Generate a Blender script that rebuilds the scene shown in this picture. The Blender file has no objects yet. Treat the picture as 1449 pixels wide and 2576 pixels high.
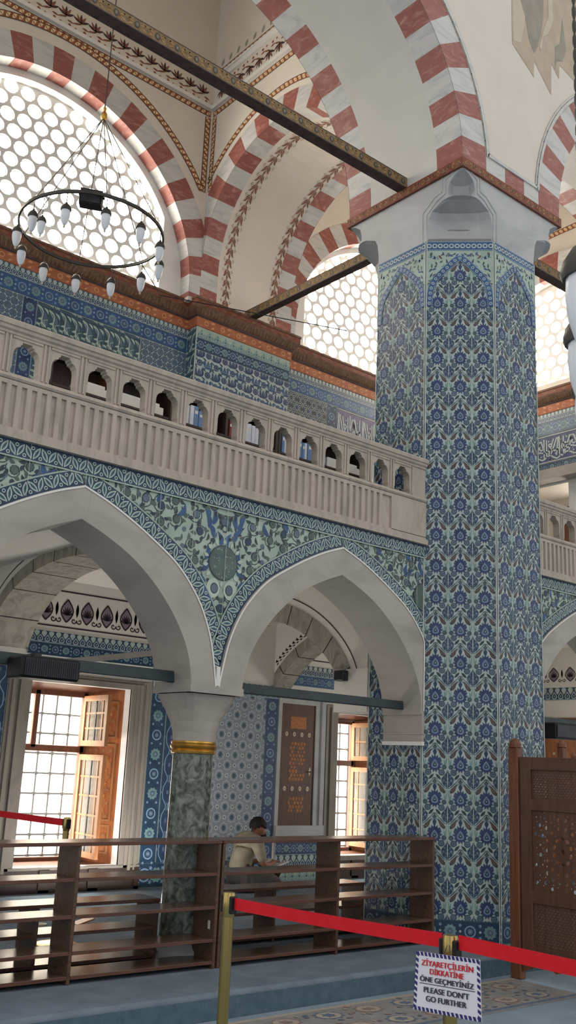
import bpy, bmesh, math, random
import numpy as np
from mathutils import Vector, Matrix
from mathutils.geometry import delaunay_2d_cdt
rnd = random.Random(7)
SC = bpy.context.scene
COL = SC.collection
PI = math.pi
sin, cos = math.sin, math.cos

# ------------------------------------------------------------------ materials
def lin(c):
    return tuple((x/12.92 if x <= .04045 else ((x+.055)/1.055)**2.4) for x in c)
MATS = {}
def _base(name, rough, spec=.5, metal=0.):
    m = bpy.data.materials.new(name); m.use_nodes = True
    nt = m.node_tree; b = nt.nodes['Principled BSDF']
    b.inputs['Roughness'].default_value = rough
    b.inputs['Specular IOR Level'].default_value = spec
    b.inputs['Metallic'].default_value = metal
    MATS[name] = m
    return m, nt, b
def _coord(nt, scale=(1, 1, 1), rot=(0, 0, 0)):
    tc = nt.nodes.new('ShaderNodeTexCoord'); mp = nt.nodes.new('ShaderNodeMapping')
    mp.inputs['Scale'].default_value = scale; mp.inputs['Rotation'].default_value = rot
    nt.links.new(tc.outputs['Object'], mp.inputs['Vector'])
    return mp.outputs['Vector']
def _noise(nt, vec, scale, detail=4, rough=.55, dist=0.):
    n = nt.nodes.new('ShaderNodeTexNoise')
    n.inputs['Scale'].default_value = scale; n.inputs['Detail'].default_value = detail
    n.inputs['Roughness'].default_value = rough; n.inputs['Distortion'].default_value = dist
    nt.links.new(vec, n.inputs['Vector'])
    return n.outputs['Fac']
def _ramp(nt, fac, stops):
    r = nt.nodes.new('ShaderNodeValToRGB'); el = r.color_ramp.elements
    while len(el) < len(stops): el.new(.5)
    for e, (p, c) in zip(el, stops):
        e.position = p; e.color = (*lin(c), 1)
    nt.links.new(fac, r.inputs['Fac'])
    return r.outputs['Color']
def _bump(nt, b, fac, strength, dist=.01):
    bp = nt.nodes.new('ShaderNodeBump'); bp.inputs['Strength'].default_value = strength
    bp.inputs['Distance'].default_value = dist
    nt.links.new(fac, bp.inputs['Height']); nt.links.new(bp.outputs['Normal'], b.inputs['Normal'])
def mat(name, c, var=.06, scale=6., rough=.6, spec=.4, metal=0., bump=0., stretch=(1, 1, 1), mid=.5, wid=.22):
    """a surface whose colour drifts a little by noise"""
    m, nt, b = _base(name, rough, spec, metal)
    v = _coord(nt, stretch)
    f = _noise(nt, v, scale)
    lo = tuple(max(0, x-var) for x in c); hi = tuple(min(1, x+var) for x in c)
    nt.links.new(_ramp(nt, f, [(mid-wid, lo), (mid+wid, hi)]), b.inputs['Base Color'])
    if bump: _bump(nt, b, f, bump)
    return m
def marble(name, c, vein, scale=3., rough=.45, rot=(.4, .6, .7), stretch=(1, 1, 5), w=(.40, .52), var=.03):
    m, nt, b = _base(name, rough, .4)
    v = _coord(nt, stretch, rot)
    f = _noise(nt, v, scale, 6, .6, .8)
    hi = tuple(min(1, x+var) for x in c)
    nt.links.new(_ramp(nt, f, [(w[0]-.1, vein), (w[0], tuple((a+b2)/2 for a, b2 in zip(c, vein))), (w[1], c), (w[1]+.2, hi)]), b.inputs['Base Color'])
    return m
def wood(name, c, dark, scale=3., rough=.45, stretch=(12, 12, 1.2), spec=.4):
    m, nt, b = _base(name, rough, spec)
    f = _noise(nt, _coord(nt, stretch), scale, 5, .6, .4)
    nt.links.new(_ramp(nt, f, [(.3, dark), (.68, c)]), b.inputs['Base Color'])
    _bump(nt, b, f, .08)
    return m
def emit(name, c, strength, var=.04):
    m, nt, b = _base(name, .4)
    f = _noise(nt, _coord(nt), 2.)
    col = _ramp(nt, f, [(.3, tuple(max(0, x-var) for x in c)), (.7, c)])
    nt.links.new(col, b.inputs['Emission Color']); nt.links.new(col, b.inputs['Base Color'])
    b.inputs['Emission Strength'].default_value = strength
    return m
TILE = dict(rough=.38, spec=.35, var=.035, scale=9.)
mat('tile_white', (.65, .70, .69), **TILE)
mat('tile_cream', (.68, .74, .69), **TILE)
mat('tile_pale_green', (.60, .675, .625), rough=.38, spec=.35, var=.05, scale=4.)
mat('tile_cobalt', (.165, .225, .385), rough=.38, spec=.35, var=.06, scale=7.)
mat('tile_navy', (.145, .235, .335), **TILE)
mat('tile_bright_blue', (.185, .32, .49), rough=.38, spec=.35, var=.06, scale=5.)
mat('tile_teal', (.21, .32, .37), **TILE)
mat('tile_slate', (.335, .40, .47), **TILE)
mat('tile_grey_green', (.31, .37, .35), **TILE)
mat('tile_turquoise', (.42, .55, .56), rough=.38, spec=.35, var=.05, scale=8.)
mat('tile_light_blue', (.46, .57, .67), **TILE)
mat('tile_rust', (.335, .28, .26), rough=.38, spec=.35, var=.06, scale=5.)
mat('tile_lavender', (.50, .53, .58), **TILE)
mat('tile_purple', (.36, .33, .47), **TILE)
mat('tile_dark_outline', (.17, .22, .26), **TILE)
mat('tile_grout', (.72, .745, .73), **TILE)
marble('marble_white', (.75, .75, .735), (.62, .64, .65), scale=2.2, stretch=(1.2, 1.2, 6), w=(.36, .5))
marble('marble_red', (.58, .355, .32), (.70, .55, .51), scale=3.0, stretch=(2.2, 2.2, 7), rot=(.5, .3, .8), w=(.37, .47), var=-.04)
marble('stone_grey', (.645, .62, .59), (.575, .555, .535), scale=1.6, rough=.6, stretch=(1, 1, 2))
marble('stone_capital', (.68, .685, .685), (.60, .61, .62), scale=1.4, rough=.55, stretch=(1, 1, 2))
marble('stone_surround', (.52, .495, .46), (.46, .44, .42), scale=2., rough=.6, stretch=(3, 1, 1))
marble('stone_old', (.60, .575, .53), (.42, .40, .37), scale=3.5, rough=.7, stretch=(3, 3, 1.4), w=(.36, .56))
marble('stone_balustrade', (.67, .63, .585), (.55, .525, .495), scale=3., rough=.65, stretch=(4, 1, 1), w=(.34, .52))
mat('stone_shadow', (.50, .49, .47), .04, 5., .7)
mat('plaster_warm', (.83, .80, .755), .015, 2., .85, .2)
mat('plaster_cool', (.775, .77, .745), .015, 2., .85, .2)
mat('plaster_vault', (.85, .83, .80), .015, 2., .85, .2)
mat('plaster_white', (.86, .855, .84), .01, 3., .8, .2)
mat('paint_rust', (.56, .35, .24), .05, 14., .8, .2)
mat('paint_cream', (.86, .77, .62), .03, 10., .8, .2)
mat('paint_dark', (.30, .22, .22), .04, 10., .8, .2)
mat('paint_sprig', (.52, .35, .28), .05, 14., .8, .2)
mat('paint_black', (.20, .17, .19), .03, 10., .8, .2)
mat('paint_violet', (.52, .46, .50), .03, 10., .8, .2)
mat('beam_gold', (.58, .45, .28), .08, 20., .6, .3)
mat('beam_red', (.48, .27, .20), .06, 16., .6, .3)
mat('beam_dark', (.28, .22, .21), .05, 16., .6, .3)
mat('beam_olive', (.47, .39, .27), .08, 22., .6, .3)
mat('cornice_brown', (.43, .31, .24), .07, 14., .6, .3)
mat('cornice_orange', (.64, .38, .26), .05, 10., .6, .3)
mat('cornice_ring', (.77, .58, .40), .03, 10., .6, .3)
marble('verd_antique', (.30, .33, .295), (.10, .125, .115), scale=19., rough=.2, stretch=(1., 1., .8), w=(.36, .45), var=.20)
mat('gold_leaf', (.80, .62, .30), .08, 12., .30, .5, .85)
mat('gold_brass', (.66, .58, .36), .05, 4., .22, .5, .9, stretch=(6, 6, .4))
mat('iron_green', (.215, .255, .265), .03, 8., .5, .3)
mat('black_plastic', (.085, .09, .10), .02, 9., .5, .3)
mat('iron_dark', (.15, .16, .18), .03, 12., .5, .4)
mat('bronze_dark', (.25, .24, .22), .03, 12., .45, .4, .3)
wood('wood_case', (.385, .295, .24), (.30, .22, .18), rough=.27, stretch=(1.2, 14, 14), spec=.4)
wood('wood_case_edge', (.40, .265, .215), (.32, .20, .165), rough=.4, stretch=(1.2, 14, 14))
wood('wood_dark', (.235, .165, .135), (.16, .11, .09), rough=.5)
wood('wood_door', (.36, .225, .17), (.27, .16, .125), rough=.5)
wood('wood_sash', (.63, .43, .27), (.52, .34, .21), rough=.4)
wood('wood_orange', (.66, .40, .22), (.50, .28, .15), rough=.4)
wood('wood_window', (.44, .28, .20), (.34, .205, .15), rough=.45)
wood('wood_screen', (.385, .27, .20), (.295, .20, .15), rough=.5)
wood('wood_post', (.47, .285, .19), (.36, .21, .14), rough=.5)
mat('inlay_orange', (.66, .40, .20), .07, 30., .5, .3)
mat('inlay_pearl', (.74, .70, .62), .05, 30., .4, .4)
mat('fabric_red', (.80, .11, .16), .02, 30., .7, .2)
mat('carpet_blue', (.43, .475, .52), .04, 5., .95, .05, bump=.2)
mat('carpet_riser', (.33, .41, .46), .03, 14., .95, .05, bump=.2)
mat('carpet_floor', (.51, .57, .62), .04, 3., .95, .05, bump=.15)
mat('rug_ground', (.53, .525, .52), .04, 9., .95, .05)
mat('rug_rose', (.52, .45, .44), .03, 14., .95, .05)
mat('rug_blue', (.38, .43, .50), .03, 14., .95, .05)
mat('rug_tan', (.63, .60, .55), .03, 14., .95, .05)
mat('sign_white', (.86, .86, .90), .01, 6., .5, .3)
mat('sign_navy', (.20, .19, .42), .02, 9., .5, .3)
mat('sign_red', (.78, .14, .18), .02, 9., .5, .3)
mat('sign_black', (.20, .20, .24), .02, 9., .5, .3)
mat('book_white', (.80, .81, .84), .03, 20., .6, .2)
mat('book_blue', (.42, .52, .66), .04, 20., .6, .2)
mat('book_red', (.48, .24, .22), .04, 20., .6, .2)
mat('paper', (.84, .82, .78), .02, 20., .7, .2)
mat('skin', (.55, .37, .29), .03, 14., .55, .3)
mat('hair', (.13, .105, .10), .03, 60., .7, .2, stretch=(1, 1, 4))
mat('shirt_khaki', (.56, .53, .46), .05, 12., .9, .1)
mat('trousers_grey', (.33, .31, .30), .03, 16., .9, .1)
mat('glass_frosted', (.86, .88, .90), .02, 8., .35, .5)
mat('outdoor_stone', (.86, .83, .76), .06, 3., .9, .1)
mat('outdoor_stone_pale', (.93, .92, .90), .03, 3., .9, .1)
mat('outdoor_leaf', (.48, .56, .36), .10, 14., .9, .1)
mat('stain_grey', (.60, .58, .53), .035, 5., .9, .1)
mat('stain_tan', (.71, .655, .585), .03, 6., .9, .1)
mat('stain_pale', (.755, .715, .65), .02, 6., .9, .1)
mat('lead_frame', (.66, .65, .63), .02, 6., .7, .2)
emit('window_light', (1., .97, .925), 12.)
def glass(name, c, alpha_mix):
    m, nt, b = _base(name, .05, .5)
    f = _noise(nt, _coord(nt), 3.)
    nt.links.new(_ramp(nt, f, [(.3, c), (.7, tuple(min(1, x+.03) for x in c))]), b.inputs['Base Color'])
    t = nt.nodes.new('ShaderNodeBsdfTransparent'); mx = nt.nodes.new('ShaderNodeMixShader')
    mx.inputs[0].default_value = alpha_mix
    out = [n for n in nt.nodes if n.type == 'OUTPUT_MATERIAL'][0]
    nt.links.new(t.outputs[0], mx.inputs[1]); nt.links.new(b.outputs[0], mx.inputs[2])
    nt.links.new(mx.outputs[0], out.inputs['Surface'])
glass('pane_glass', (.80, .80, .76), .28)

# ------------------------------------------------------------------ mesh builder
class Frame:
    """a plane in the building: origin, right, up and the way it faces"""
    def __init__(s, o, u, v, n=None):
        s.o = Vector(o); s.u = Vector(u).normalized(); s.v = Vector(v).normalized()
        s.n = Vector(n).normalized() if n is not None else s.u.cross(s.v)
    def __call__(s, a, b, c=0.):
        return s.o + s.u*a + s.v*b + s.n*c
def FY(y):   # wall parallel to the arcade, seen from the prayer hall (faces -Y): a = x, b = z
    return Frame((0, y, 0), (1, 0, 0), (0, 0, 1), (0, -1, 0))
def FX(x):   # wall across, faces -X: a = y, b = z
    return Frame((x, 0, 0), (0, 1, 0), (0, 0, 1), (-1, 0, 0))
def FZ(z):
    return Frame((0, 0, z), (1, 0, 0), (0, 1, 0), (0, 0, 1))

class MB:
    def __init__(s):
        s.v = []; s.f = []; s.m = []; s.names = []
    def mi(s, name):
        if name not in s.names: s.names.append(name)
        return s.names.index(name)
    def poly(s, pts, m):
        b = len(s.v); s.v.extend([tuple(p) for p in pts])
        s.f.append(tuple(range(b, b+len(pts)))); s.m.append(s.mi(m))
    def mesh(s, verts, faces, m):
        b = len(s.v); s.v.extend([tuple(p) for p in verts]); k = s.mi(m)
        for f in faces:
            s.f.append(tuple(b+i for i in f)); s.m.append(k)
    def box(s, lo, hi, m, F=None):
        x0, y0, z0 = lo; x1, y1, z1 = hi
        P = [(x0, y0, z0), (x1, y0, z0), (x1, y1, z0), (x0, y1, z0), (x0, y0, z1), (x1, y0, z1), (x1, y1, z1), (x0, y1, z1)]
        if F: P = [F(*p) for p in P]
        s.mesh(P, [(0, 3, 2, 1), (4, 5, 6, 7), (0, 1, 5, 4), (1, 2, 6, 5), (2, 3, 7, 6), (3, 0, 4, 7)], m)
    def bbox(s, lo, hi, m, bev=.006):
        """box with chamfered vertical and horizontal edges"""
        lo = Vector(lo); hi = Vector(hi); c = (lo+hi)/2; h = (hi-lo)/2
        b = min(bev, min(h)*.6); pts = {}; V = []
        for sx in (-1, 1):
            for sy in (-1, 1):
                for sz in (-1, 1):
                    for ax in range(3):
                        q = [h.x, h.y, h.z]
                        for k in range(3):
                            if k != ax: q[k] -= b
                        pts[(sx, sy, sz, ax)] = len(V); V.append((c.x+sx*q[0], c.y+sy*q[1], c.z+sz*q[2]))
        Fc = []
        S = [(-1, -1), (1, -1), (1, 1), (-1, 1)]
        for ax in range(3):
            for sg in (-1, 1):
                def key(a, b2):
                    k = [0, 0, 0]; k[ax] = sg; o = [i for i in range(3) if i != ax]; k[o[0]] = a; k[o[1]] = b2; return tuple(k)
                Fc.append([pts[(*key(a, b2), ax)] for a, b2 in S])
        for ax in range(3):
            o = [i for i in range(3) if i != ax]
            for a in (-1, 1):
                for b2 in (-1, 1):
                    k0 = [0, 0, 0]; k0[o[0]] = a; k0[o[1]] = b2; k1 = list(k0); k0[ax] = -1; k1[ax] = 1
                    Fc.append([pts[(*k0, o[0])], pts[(*k1, o[0])], pts[(*k1, o[1])], pts[(*k0, o[1])]])
        for sx in (-1, 1):
            for sy in (-1, 1):
                for sz in (-1, 1):
                    Fc.append([pts[(sx, sy, sz, a)] for a in range(3)])
        s.mesh(V, Fc, m)
    def tube(s, p0, p1, r0, r1=None, m='iron_dark', n=10, cap=True):
        r1 = r0 if r1 is None else r1
        p0 = Vector(p0); p1 = Vector(p1); d = (p1-p0).normalized()
        a = d.cross(Vector((0, 0, 1)) if abs(d.z) < .9 else Vector((1, 0, 0))).normalized(); b = d.cross(a)
        V = []
        for p, r in ((p0, r0), (p1, r1)):
            for i in range(n):
                t = 2*PI*i/n; V.append(p+a*(r*cos(t))+b*(r*sin(t)))
        Fc = [(i, (i+1) % n, n+(i+1) % n, n+i) for i in range(n)]
        if cap: Fc += [tuple(range(n-1, -1, -1)), tuple(range(n, 2*n))]
        s.mesh(V, Fc, m)
    def path(s, pts, r, m, n=8):
        """a round rod along a polyline"""
        pts = [Vector(p) for p in pts]; V = []; Fc = []
        for i, p in enumerate(pts):
            d = (pts[min(i+1, len(pts)-1)]-pts[max(i-1, 0)]).normalized()
            a = d.cross(Vector((0, 0, 1)) if abs(d.z) < .95 else Vector((1, 0, 0))).normalized(); b = d.cross(a)
            V += [p+a*(r*cos(2*PI*k/n))+b*(r*sin(2*PI*k/n)) for k in range(n)]
        for i in range(len(pts)-1):
            Fc += [(i*n+k, i*n+(k+1) % n, (i+1)*n+(k+1) % n, (i+1)*n+k) for k in range(n)]
        Fc += [tuple(range(n-1, -1, -1)), tuple(range((len(pts)-1)*n, len(pts)*n))]
        s.mesh(V, Fc, m)
    def lathe(s, c, prof, m, n=24, cap=True):
        """profile of (radius, z) turned about the vertical through c"""
        V = []; Fc = []; k = len(prof)
        for r, z in prof:
            V += [(c[0]+r*cos(2*PI*i/n), c[1]+r*sin(2*PI*i/n), c[2]+z) for i in range(n)]
        for j in range(k-1):
            Fc += [(j*n+i, j*n+(i+1) % n, (j+1)*n+(i+1) % n, (j+1)*n+i) for i in range(n)]
        if cap: Fc += [tuple(range(n-1, -1, -1)), tuple(range((k-1)*n, k*n))]
        s.mesh(V, Fc, m)
    def plate(s, F, outline, holes, w0, w1, m, side=None, back=True):
        """a slab in frame F between depths w0 (front) and w1 (back, smaller) with holes through it"""
        side = side or m
        loops = [list(outline)]+[list(h) for h in holes]
        P = []; E = []
        for L in loops:
            b = len(P); P += [Vector(q) for q in L]; E += [(b+i, b+(i+1) % len(L)) for i in range(len(L))]
        vo, eo, fo, *_ = delaunay_2d_cdt(P, E, [], 0, 1e-6)
        vo = np.array([tuple(v) for v in vo]); fo = [f for f in fo if len(f) >= 3]
        cen = np.array([vo[list(f)].mean(0) for f in fo])
        def inside(L):
            L = np.array(L); x, y = cen[:, 0], cen[:, 1]; r = np.zeros(len(cen), bool)
            lo, hi = L.min(0), L.max(0)
            idx = np.where((x >= lo[0]) & (x <= hi[0]) & (y >= lo[1]) & (y <= hi[1]))[0]
            xs, ys = x[idx], y[idx]; q = np.zeros(len(idx), bool); j = len(L)-1
            for i in range(len(L)):
                c = (L[i, 1] > ys) != (L[j, 1] > ys)
                with np.errstate(divide='ignore', invalid='ignore'):
                    xx = (L[j, 0]-L[i, 0])*(ys-L[i, 1])/(L[j, 1]-L[i, 1])+L[i, 0]
                q ^= c & (xs < xx); j = i
            r[idx] = q; return r
        keep = inside(loops[0])
        for h in loops[1:]: keep &= ~inside(h)
        ff = [f for f, k in zip(fo, keep) if k]
        s.mesh([F(a, b, w0) for a, b in vo], ff, m)
        if back: s.mesh([F(a, b, w1) for a, b in vo], [tuple(reversed(f)) for f in ff], m)
        ed = {}
        for f in ff:
            for i in range(len(f)):
                k = (f[i], f[(i+1) % len(f)]); ed[k] = ed.get(k, 0)+1
        bd = [k for k in ed if (k[1], k[0]) not in ed]
        n = len(vo)
        s.mesh([F(a, b, w0) for a, b in vo]+[F(a, b, w1) for a, b in vo], [(j, i, n+i, n+j) for i, j in bd], side)
    def build(s, name, parent=None, smooth=False, **tags):
        me = bpy.data.meshes.new(name); me.from_pydata(s.v, [], s.f)
        for nm in s.names: me.materials.append(MATS[nm])
        me.polygons.foreach_set('material_index', s.m)
        if smooth: me.polygons.foreach_set('use_smooth', [True]*len(s.f))
        me.update()
        if smooth and smooth != 'all':
            bm = bmesh.new(); bm.from_mesh(me); bmesh.ops.remove_doubles(bm, verts=bm.verts, dist=1e-5)
            for e in bm.edges:
                if len(e.link_faces) == 2 and e.calc_face_angle(0) > math.radians(38): e.smooth = False
            bm.to_mesh(me); bm.free()
        o = bpy.data.objects.new(name, me); COL.objects.link(o)
        if parent: attach(o, parent)
        tag(o, **tags)
        return o
def world_of(o):
    return (world_of(o.parent) @ o.matrix_parent_inverse if o.parent else Matrix.Identity(4)) @ o.matrix_basis
def attach(o, p):
    o.parent = p; o.matrix_parent_inverse = world_of(p).inverted()
def tag(o, label=None, cat=None, group=None, kind=None):
    if label: o['label'] = label
    if cat: o['category'] = cat
    if group: o['group'] = group
    if kind: o['kind'] = kind
    return o
def thing(name, loc, label, cat, group=None):
    o = bpy.data.objects.new(name, None); COL.objects.link(o); o.location = loc; o.empty_display_size = .1
    return tag(o, label, cat, group)
def copy_tree(o, delta=(0, 0, 0), label=None, rot=0.):
    c = o.copy(); COL.objects.link(c); c.location = o.location+Vector(delta); c.rotation_euler.z = o.rotation_euler.z+rot
    if label: c['label'] = label
    for ch in o.children: copy_child(ch, c)
    return c
def copy_child(ch, par):
    d = ch.copy(); COL.objects.link(d); d.parent = par
    for g in ch.children: copy_child(g, d)

# ------------------------------------------------------------------ flat ornament
def ell(cx, cy, rx, ry=None, n=14, rot=0.):
    ry = ry or rx; c, s_ = cos(rot), sin(rot)
    return [(cx+rx*cos(2*PI*i/n)*c-ry*sin(2*PI*i/n)*s_, cy+rx*cos(2*PI*i/n)*s_+ry*sin(2*PI*i/n)*c) for i in range(n)]
def star(cx, cy, rx, ry, inner=.75, n=14, rot=0.):
    return [(cx+rx*(1 if i % 2 == 0 else inner)*cos(PI*i/n+rot), cy+ry*(1 if i % 2 == 0 else inner)*sin(PI*i/n+rot)) for i in range(2*n)]
def leaf(x0, y0, x1, y1, w, n=6, bulge=.5, bend=0.):
    """almond leaf from point to point, widest at share bulge of its length, bent sideways by bend"""
    dx, dy = x1-x0, y1-y0; L = math.hypot(dx, dy) or 1e-6; nx, ny = -dy/L, dx/L
    A = []; B = []
    for i in range(n+1):
        t = i/n; e = math.log(.5)/math.log(bulge); h = w/2*sin(PI*t**e); b = bend*sin(PI*t)
        A.append((x0+dx*t+nx*(h+b), y0+dy*t+ny*(h+b))); B.append((x0+dx*t+nx*(b-h), y0+dy*t+ny*(b-h)))
    return A+B[-2:0:-1]
def drop(cx, cy, w, h, n=14):
    """tear drop, pointed at the top"""
    return [(cx+w*.62*sin(2*PI*i/n)*sin(PI*i/n)**1.2, cy+h/2*cos(2*PI*i/n)) for i in range(n)]
def quads(pts, w):
    """a line of width w as a row of quads"""
    P = [Vector(p) for p in pts]; L = []; R = []
    for i, p in enumerate(P):
        d = P[min(i+1, len(P)-1)]-P[max(i-1, 0)]
        if d.length < 1e-9: d = Vector((1, 0))
        n_ = Vector((-d.y, d.x)).normalized()*(w/2 if not callable(w) else w(i/(len(P)-1))/2)
        L.append(p+n_); R.append(p-n_)
    return [[tuple(L[i]), tuple(R[i]), tuple(R[i+1]), tuple(L[i+1])] for i in range(len(P)-1)]
def curve(p0, p1, p2, p3, n=10):
    return [tuple(Vector(p0)*(1-t)**3+Vector(p1)*3*t*(1-t)**2+Vector(p2)*3*t*t*(1-t)+Vector(p3)*t**3) for t in [i/n for i in range(n+1)]]
def spiral(cx, cy, r0, r1, a0, a1, n=22):
    return [(cx+(r0+(r1-r0)*i/n)*cos(a0+(a1-a0)*i/n), cy+(r0+(r1-r0)*i/n)*sin(a0+(a1-a0)*i/n)) for i in range(n+1)]
def ring(cx, cy, r, w, n=16, ry=None):
    ry = ry or r
    return quads([(cx+r*cos(2*PI*i/n), cy+ry*sin(2*PI*i/n)) for i in range(n+1)], w)
class Pat:
    """ornament: flat shapes (layer, material, outline)"""
    def __init__(s): s.S = []
    def add(s, layer, m, pts): s.S.append((layer, m, pts)); return s
    def line(s, layer, m, pts, w):
        for q in quads(pts, w): s.S.append((layer, m, q))
    def ring(s, layer, m, cx, cy, r, w, n=16, ry=None):
        for q in ring(cx, cy, r, w, n, ry): s.S.append((layer, m, q))
    def mirror(s, axis):
        s.S += [(l, m, [(2*axis-a, b) for a, b in p]) for l, m, p in s.S]; return s
    def draw(s, mb, F, du=0., dv=0., su=1., sv=1., lift=.002, step=.0009, clip=None, rot=0.):
        c, n_ = cos(rot), sin(rot)
        for i_, (l, m, p) in enumerate(s.S):
            q = [((a*su)*c-(b*sv)*n_+du, (a*su)*n_+(b*sv)*c+dv) for a, b in p]
            if clip:
                q = clip_poly(q, clip)
                if len(q) < 3: continue
            mb.poly([F(a, b, lift+step*l+.00002*(i_ % 30)) for a, b in q], m)
    def tile(s, mb, F, u0, v0, u1, v1, cw, ch, fit=True, **k):
        nu = max(1, round((u1-u0)/cw)) if fit else (u1-u0)/cw; nv = max(1, round((v1-v0)/ch)) if fit else (v1-v0)/ch
        if fit: su = (u1-u0)/(nu*cw); sv = (v1-v0)/(nv*ch)
        else: su = sv = 1.; nu = math.ceil(nu); nv = math.ceil(nv); k['clip'] = (u0, v0, u1, v1)
        for i in range(nu):
            for j in range(nv):
                s.draw(mb, F, u0+i*cw*su, v0+j*ch*sv, su, sv, **k)
def clip_poly(p, R):
    x0, y0, x1, y1 = R
    for ax, lim, sg in ((0, x0, 1), (0, x1, -1), (1, y0, 1), (1, y1, -1)):
        out = []
        for i in range(len(p)):
            a = p[i-1]; b = p[i]; da = (a[ax]-lim)*sg; db = (b[ax]-lim)*sg
            if da >= 0: out.append(a)
            if (da > 0 > db) or (da < 0 < db):
                t = da/(da-db); out.append((a[0]+(b[0]-a[0])*t, a[1]+(b[1]-a[1])*t))
        p = out
        if len(p) < 3: return []
    return p
def walk(pts, step):
    """points and headings every step along a polyline"""
    P = [Vector(p) for p in pts]; L = [0.]
    for a, b in zip(P, P[1:]): L.append(L[-1]+(b-a).length)
    n = max(1, round(L[-1]/step)); out = []; k = 0
    for i in range(n):
        t = L[-1]*(i+.5)/n
        while L[k+1] < t: k += 1
        d = (P[k+1]-P[k]).normalized(); q = P[k]+d*(t-L[k]); out.append((q.x, q.y, math.atan2(d.y, d.x)))
    return out, L[-1]/n
def resample(pts, n):
    P = [Vector(p) for p in pts]; L = [0.]
    for a, b in zip(P, P[1:]): L.append(L[-1]+(b-a).length)
    out = []; k = 0
    for i in range(n+1):
        t = L[-1]*i/n
        while k < len(P)-2 and L[k+1] < t: k += 1
        d = L[k+1]-L[k]; out.append(tuple(P[k].lerp(P[k+1], (t-L[k])/d if d else 0)))
    return out
def smooth_curve(pts, n=8):
    """Catmull-Rom through the given points"""
    P = [Vector(p) for p in pts]; P = [P[0]*2-P[1]]+P+[P[-1]*2-P[-2]]; out = []
    for i in range(1, len(P)-2):
        a, b, c, d = P[i-1:i+3]
        for k in range(n):
            t = k/n; out.append(tuple(.5*((2*b)+(c-a)*t+(2*a-5*b+4*c-d)*t*t+(3*b-a-3*c+d)*t**3)))
    out.append(tuple(P[-2])); return out

# ------------------------------------------------------------------ ornament of the tiles and painted bands
def pillar_tile():
    w, h = .2207, .293; P = Pat()
    def q(x, y): return ((x-450)/435*w, (880-y)/600*h)
    kx, ky = w/435, h/600
    P.add(0, 'tile_white', [(0, 0), (w, 0), (w, h), (0, h)])
    H = Pat()   # the left half, mirrored afterwards
    H.add(1, 'tile_pale_green', [q(450, 425), q(478, 450), q(484, 560), q(470, 650), q(450, 690)])
    H.add(2, 'tile_turquoise', leaf(*q(512, 505), *q(488, 640), .012))
    H.add(2, 'tile_turquoise', leaf(*q(468, 480), *q(488, 630), .009))
    H.add(1, 'tile_dark_outline', leaf(*q(624, 310), *q(498, 500), .036, 7, .66)); H.add(2, 'tile_rust', leaf(*q(618, 322), *q(504, 490), .029, 7, .66))
    H.add(3, 'tile_dark_outline', leaf(*q(512, 452), *q(492, 492), .012))
    H.add(2, 'tile_teal', ell(*q(510, 645), .021, .021, 10)); H.add(3, 'tile_grey_green', ell(*q(510, 645), .009, .009, 8))
    H.add(2, 'tile_teal', ell(*q(552, 738), .028, .027, 12)); H.add(3, 'tile_slate', ell(*q(552, 738), .020, .019, 10)); H.add(4, 'tile_teal', ell(*q(552, 738), .006, .006, 6))
    H.add(2, 'tile_dark_outline', leaf(*q(562, 862), *q(652, 764), .023))
    H.add(1, 'tile_navy', [q(450, 682), q(470, 740), q(512, 790), q(553, 842), q(550, 905), q(512, 965), q(475, 985), q(450, 1012)])
    for x, y, r in ((497, 812, .010), (513, 872, .0115), (478, 905, .009), (480, 760, .006), (485, 955, .008), (535, 905, .007), (468, 845, .006)):
        H.add(2, 'tile_slate', ell(*q(x, y), r, r*1.15, 8))
    H.add(2, 'tile_light_blue', ell(*q(513, 872), .0055, .006, 6))
    H.add(3, 'tile_white', [q(450, 730), q(457, 760), q(458, 930), q(450, 985)])
    H.line(1, 'tile_teal', [q(455, 1020), q(520, 1000), q(580, 930), q(650, 850)], .012); H.line(3, 'tile_white', [q(450, 1026), q(520, 1003), q(582, 935), q(655, 850)], .0055); H.line(1, 'tile_slate', [q(470, 1062), q(540, 1036), q(610, 955), q(667, 908)], .007); H.line(2, 'tile_white', [q(452, 690), q(515, 722), q(590, 715), q(640, 740)], .004)
    H.line(1, 'tile_teal', [q(490, 655), q(520, 690), q(560, 700), q(600, 690)], .006)
    H.line(1, 'tile_teal', [q(612, 300), q(560, 330), q(510, 390), q(470, 420)], .006); H.add(2, 'tile_teal', leaf(*q(590, 470), *q(560, 540), .014)); H.add(2, 'tile_dark_outline', leaf(*q(600, 690), *q(590, 640), .012)); H.add(2, 'tile_turquoise', leaf(*q(560, 560), *q(530, 610), .012))
    H.mirror(w/2); P.S += H.S
    P.add(2, 'tile_navy', [q(667, 318), q(702, 378), q(680, 440), q(654, 440), q(632, 378)])
    P.add(3, 'tile_cobalt', star(*q(667, 583), .066, .079, .70, 15, PI/2))
    P.add(4, 'tile_light_blue', drop(*q(667, 590), .066, .076)); P.add(5, 'tile_slate', drop(*q(667, 593), .050, .058))
    P.add(6, 'tile_navy', drop(*q(667, 604), .030, .036)); P.add(7, 'tile_white', ell(*q(667, 606), .005, .006, 7))
    P.add(2, 'tile_teal', ell(*q(667, 872), .0235, .0235, 12)); P.add(3, 'tile_grey_green', ell(*q(667, 872), .018, .018, 10)); P.add(4, 'tile_dark_outline', star(*q(667, 872), .008, .008, .6, 6))
    P.add(5, 'tile_grout', [(-.0012, 0), (.0012, 0), (.0012, h), (-.0012, h)])
    return P, w, h
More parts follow.
